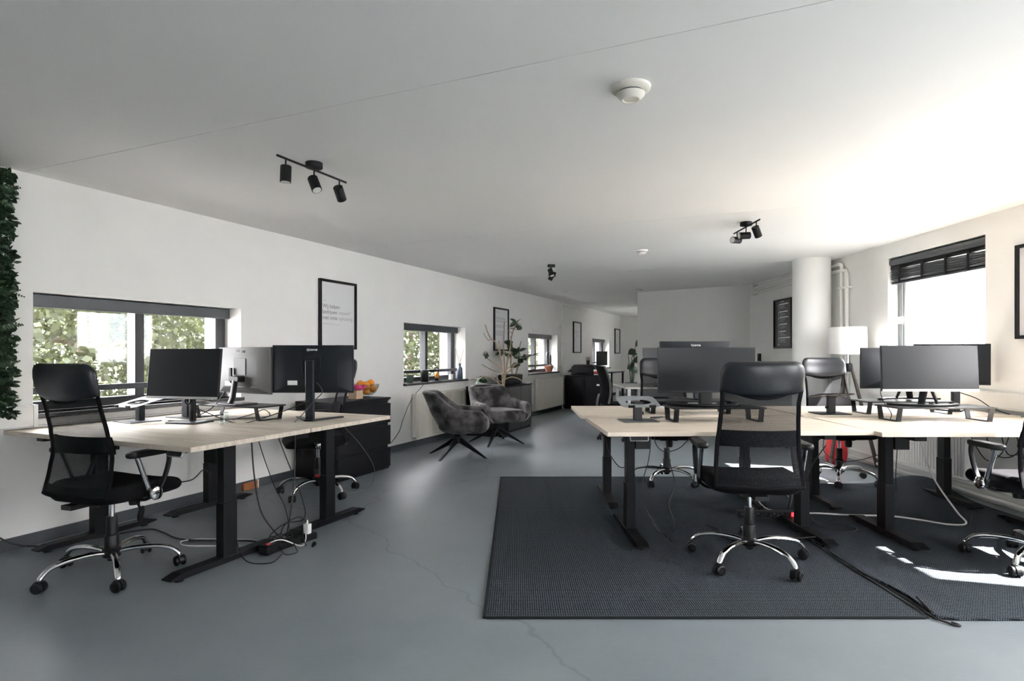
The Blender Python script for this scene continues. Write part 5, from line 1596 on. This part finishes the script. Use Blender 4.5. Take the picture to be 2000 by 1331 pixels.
cable('black cable hanging nearest the front leg of the left desk', [(1.30, 2.40, 0.69), (1.36, 2.42, 0.55), (1.36, 2.44, 0.3), (1.34, 2.46, 0.10), (1.46, 2.42, 0.01), (1.60, 2.46, 0.006), (1.56, 2.58, 0.01)], 0.0035, frame=cf)
cable('thick black cable hanging in the middle under the left desks', [(1.30, 2.60, 0.69), (1.30, 2.62, 0.45), (1.31, 2.66, 0.22), (1.36, 2.72, 0.08), (1.45, 2.70, 0.05)], 0.0045, frame=cf)
cable('thin wavy black cable hanging under the left desks', [(1.32, 2.62, 0.69), (1.30, 2.70, 0.52), (1.28, 2.80, 0.33), (1.30, 2.86, 0.20), (1.40, 2.80, 0.09), (1.45, 2.74, 0.05)], 0.0028, frame=cf)
cable('black cable dropping from the far left desk to the floor tangle', [(0.95, 3.10, 0.69), (1.02, 3.15, 0.45), (1.12, 3.20, 0.16), (1.16, 3.18, 0.02), (1.24, 2.92, 0.06), (1.28, 2.76, 0.03), (1.40, 2.70, 0.03)], 0.0038, frame=cf)
cable('straight black cable dropping beside the far desk leg into the strip', [(1.30, 2.95, 0.69), (1.30, 2.95, 0.40), (1.32, 2.90, 0.18), (1.42, 2.76, 0.06), (1.46, 2.73, 0.045)], 0.0042, frame=cf)
cable('black cable looping above the power strip under the left desks', [(1.46, 2.66, 0.045), (1.42, 2.74, 0.12), (1.45, 2.84, 0.15), (1.47, 2.88, 0.10), (1.47, 2.85, 0.05)], 0.0042, frame=cf)
cable('tight black cable loop on the floor at the strip end', [(1.46, 2.66, 0.05), (1.52, 2.62, 0.012), (1.58, 2.60, 0.005), (1.60, 2.66, 0.005), (1.55, 2.70, 0.012), (1.50, 2.72, 0.05)], 0.003, frame=cf)
cable('bundled black cable coil in the tangle under the left desks', [(1.40 + 0.06 * math.cos(a) , 2.72 + 0.09 * math.sin(a), 0.03 + 0.02 * math.sin(2.3 * a)) for a in [i * 0.8 for i in range(22)]], 0.0032, frame=cf)
cable('black plug lead curling from the strip to the loose plug', [(1.47, 2.80, 0.05), (1.50, 2.80, 0.07), (1.54, 2.78, 0.03), (1.575, 2.757, 0.012)], 0.003, frame=cf)
cable('white charging cable lying over the tangle under the left desks', [(1.492, 2.845, 0.06), (1.53, 2.80, 0.02), (1.54, 2.75, 0.006), (1.49, 2.66, 0.062), (1.46, 2.60, 0.062), (1.38, 2.58, 0.01), (1.25, 2.62, 0.006), (1.10, 2.56, 0.006), (0.90, 2.48, 0.006), (0.80, 2.52, 0.006), (0.86, 2.60, 0.006), (1.05, 2.67, 0.006), (1.16, 2.72, 0.006), (1.28, 2.70, 0.006)], 0.0035, 'cablew', frame=cf)
cable('thick black cable snaking from the left wall to the power strip', [(0.02, 1.75, 0.40), (0.03, 1.86, 0.20), (0.06, 1.98, 0.06), (0.12, 2.12, 0.008), (0.24, 2.34, 0.006), (0.36, 2.60, 0.006), (0.52, 2.60, 0.006), (0.75, 2.55, 0.006), (0.98, 2.62, 0.006), (1.20, 2.70, 0.006), (1.38, 2.66, 0.02)], 0.005, frame=cf)
cable('short black cable between desk leg and chair under the left desk', [(1.30, 2.32, 0.50), (1.22, 2.34, 0.515), (1.16, 2.32, 0.46), (1.08, 2.30, 0.44)], 0.003, frame=cf)
cable('black cable hanging down the wall beside the dresser and radiator', [(0.02, 6.46, 0.80), (0.05, 6.42, 0.76), (0.03, 6.20, 0.60), (0.015, 6.05, 0.38), (0.014, 5.95, 0.22), (0.016, 5.72, 0.075)], 0.0035, frame=cf)
cable('thin pale cable trailing over the dresser front to the floor', [(1.18, 3.48, 0.69), (1.20, 3.75, 0.45), (1.10, 4.05, 0.20), (1.00, 4.10, 0.03), (0.88, 3.90, 0.004)], 0.0016, 'cableg', frame=cf)
bo = T('brick_offcut', 'orange-brown brick piece patching the skirting by the left desks', 'brick', LP(0.012, 3.74, 0), LA)
MB().box(0, 0.025, -0.075, 0.075, 0.0, 0.062).build('brick_piece', 'brownblock', bo, bevel=0.003)
MB().box(0, 0.026, 0.075, 0.084, 0, 0.075).build('chipped_edge', 'white', bo)
kl = T('lips_keyring', 'red lips pendant hanging on a cable by the far left desk leg', 'pendant', LP(1.18, 3.30, 0.30), LA)
MB().pillow([(0.030 * math.cos(a), (0.013 + 0.004 * math.cos(2 * a)) * math.sin(a)) for a in [2 * PI * i / 20 for i in range(20)]], 0.012, 0.005, lambda a, b, t_: (a, t_, b - 0.004), 5, 3).build('lips', 'red', kl)
MB().tube([(0.0, 0, 0.008), (0.004, 0, 0.05), (-0.03, 0.02, 0.20), (-0.05, 0.05, 0.39)], 0.0022, 6, 4).build('cord', 'cablek', kl)
# desk-top cables, left
Z = TOP + 0.004
cable('black cable curving off the back of the grey-backed monitor', [(0.66, 3.075, 1.03), (0.60, 3.10, 1.06), (0.55, 3.10, 0.98), (0.56, 2.95, 0.80), (0.50, 2.82, Z), (0.62, 2.80, Z)], 0.0032, frame=cf)
cable('black cable stretched across the left desktop below the blank monitor', [(0.62, 2.70, 0.83), (0.72, 2.74, 0.79), (0.90, 2.80, Z), (1.02, 2.84, Z), (1.25, 2.92, 0.80), (1.36, 3.02, 0.86)], 0.0032, frame=cf)
cable('black cable coiled loosely under the left monitor riser', [(0.80, 2.90, Z), (0.92, 2.96, 0.76), (1.00, 2.98, 0.79), (0.98, 3.04, 0.74), (0.80, 2.98, Z), (0.70, 2.84, Z), (0.60, 2.78, Z)], 0.003, frame=cf)
cable('short black cable ending on the left desktop by the blank monitor', [(0.60, 2.76, Z), (0.52, 2.70, Z), (0.46, 2.68, Z)], 0.004, frame=cf)
cable('black cables looping behind the V-footed monitor', [(1.38, 3.06, 0.98), (1.44, 3.05, 0.92), (1.40, 3.02, 0.86), (1.36, 2.99, 0.80), (1.30, 2.95, Z)], 0.003, frame=cf)
gl = T('drinking_glass', 'small clear glass standing on the left desk by the riser', 'glass', LP(0.92, 2.73, TOP), LA)
MB().lathe([(0.022, 0), (0.027, 0.075), (0.0255, 0.075), (0.021, 0.006), (0.001, 0.006)], 22).build('tumbler', 'bowlglass', gl)
MB().lathe([(0.0272, 0.073), (0.0278, 0.0755), (0.0255, 0.0755)], 22).build('rim', 'bowlglass', gl)
ub = T('usb_adapter', 'black stick adapter plugged into the grey-backed monitor', 'adapter', LP(0.68, 2.985, 1.03), LA)
MB().box(-0.012, 0.012, -0.008, 0.006, -0.04, 0.04).build('adapter_body', 'black', ub, bevel=0.003)
MB().cyl((0, 0, -0.04), (0, 0, -0.065), 0.008, 0.005, 10).build('plug_collar', 'black', ub)
# right desks
cable('black cable hanging beside the back left leg of the rug desks', [(0.62, 4.10, 0.60), (0.64, 4.12, 0.50), (0.70, 4.16, 0.40), (0.76, 4.20, 0.36), (0.84, 4.20, 0.42), (0.80, 4.16, 0.52), (0.84, 4.12, 0.66)], 0.0035)
cable('wavy black cable hanging from the control box of the front left rug desk', [(0.95, 3.72, 0.62), (0.96, 3.70, 0.50), (0.98, 3.66, 0.36), (0.94, 3.64, 0.24), (0.97, 3.62, 0.12), (0.90, 3.64, 0.07), (0.84, 3.66, 0.12)], 0.0035)
cable('black cable running down the front left leg of the rug desks', [(0.86, 3.76, 0.66), (0.84, 3.745, 0.50), (0.80, 3.74, 0.35), (0.815, 3.74, 0.20), (0.90, 3.70, 0.06), (0.96, 3.62, 0.014)], 0.003)
cable('black cable loop hanging under the chair facing the camera', [(1.10, 4.60, 0.66), (1.08, 4.62, 0.50), (1.16, 4.66, 0.40), (1.30, 4.70, 0.42), (1.40, 4.66, 0.55), (1.42, 4.60, 0.66)], 0.0035)
cable('white cable sweeping over the right rug', [(1.96, 4.10, 0.02), (2.11, 4.27, 0.016), (2.386, 4.226, 0.015), (2.66, 4.20, 0.015), (2.81, 4.097, 0.015), (2.92, 3.99, 0.016), (3.06, 4.02, 0.016), (3.12, 4.20, 0.06), (3.10, 4.42, 0.28), (3.04, 4.50, 0.64)], 0.006, 'cablew')
cable('white cable dropping behind the chair to the lit power strip', [(1.80, 4.90, 0.66), (1.80, 4.75, 0.30), (1.82, 4.40, 0.05), (1.90, 4.20, 0.05), (1.94, 4.12, 0.06)], 0.005, 'cablew')
cable('black cable lying along the seam between the rugs', [(1.822, 3.46, 0.022), (1.815, 3.236, 0.022), (1.823, 2.92, 0.02), (1.825, 2.70, 0.018), (1.835, 2.60, 0.012), (1.875, 2.54, 0.006), (1.90, 2.53, 0.006), (1.885, 2.56, 0.006)], 0.005)
cable('stub of black cable sticking up from the rug seam', [(1.845, 2.63, 0.022), (1.85, 2.69, 0.035), (1.85, 2.73, 0.045)], 0.006)
cable('black looped cable with a white tag on the right rug', [(2.25, 4.30, 0.50), (2.10, 4.25, 0.30), (2.03, 4.10, 0.06), (2.06, 3.90, 0.02), (2.16, 3.83, 0.018), (2.25, 3.90, 0.018), (2.20, 4.02, 0.018), (2.10, 4.00, 0.018)], 0.004)
cable('black cable on the rug left of the front chair base', [(1.28, 3.98, 0.016), (1.33, 3.86, 0.016), (1.30, 3.72, 0.016), (1.42, 3.62, 0.016), (1.62, 3.66, 0.016), (1.85, 3.62, 0.05)], 0.004)
cable('black cable drooping across the radiator behind the right desks', [(2.45, 4.62, 0.66), (2.60, 5.0, 0.35), (2.90, 5.2, 0.22), (3.15, 5.0, 0.35), (3.30, 4.70, 0.66)], 0.0035)
cable('black cable hanging straight down behind the right desks', [(3.12, 4.78, 0.68), (3.13, 4.85, 0.45), (3.16, 4.92, 0.20), (3.18, 4.95, 0.02)], 0.003)
for k in range(5):
    x = 3.05 + k * 0.10
    cable(['first', 'second', 'third', 'fourth', 'fifth'][k] + ' drooping black cable from the left under the sunlit right desk', [(x - 0.12, 3.82, 0.66), (x - 0.06, 3.84, 0.56 - 0.02 * k), (x + 0.03, 3.86, 0.47 + 0.02 * (k % 3)), (x + 0.12, 3.86, 0.52), (x + 0.16, 3.84, 0.66)], 0.0035)
cable('black cable arching beside the screen of the wide back monitor', [(2.80, 4.10, 0.99), (2.70, 4.14, 0.98), (2.585, 4.18, 0.93), (2.57, 4.14, 0.84), (2.60, 4.10, 0.76), (2.57, 4.06, Z)], 0.003)
cable('black cables sloping off the V-footed monitor by the window', [(3.44, 4.66, 0.88), (3.50, 4.50, 0.83), (3.56, 4.42, 0.76), (3.64, 4.36, Z)], 0.0035)
cable('thin dark cable below the silver-edged monitor', [(3.00, 4.05, 0.90), (3.03, 4.10, 0.83), (3.06, 4.15, 0.80)], 0.003)
pe = T('ballpoint_pens', 'pair of dark pens lying beside the grey laptop stand', 'pen', (1.0, 4.16, TOP), 0.6)
for q in (-1, 1):
    MB().tube([(-0.06, q * 0.018, 0.005), (0.05, q * 0.012, 0.005), (0.065, q * 0.012, 0.005)], [0.0045, 0.0045, 0.001], 8).build('pen', 'black', pe)
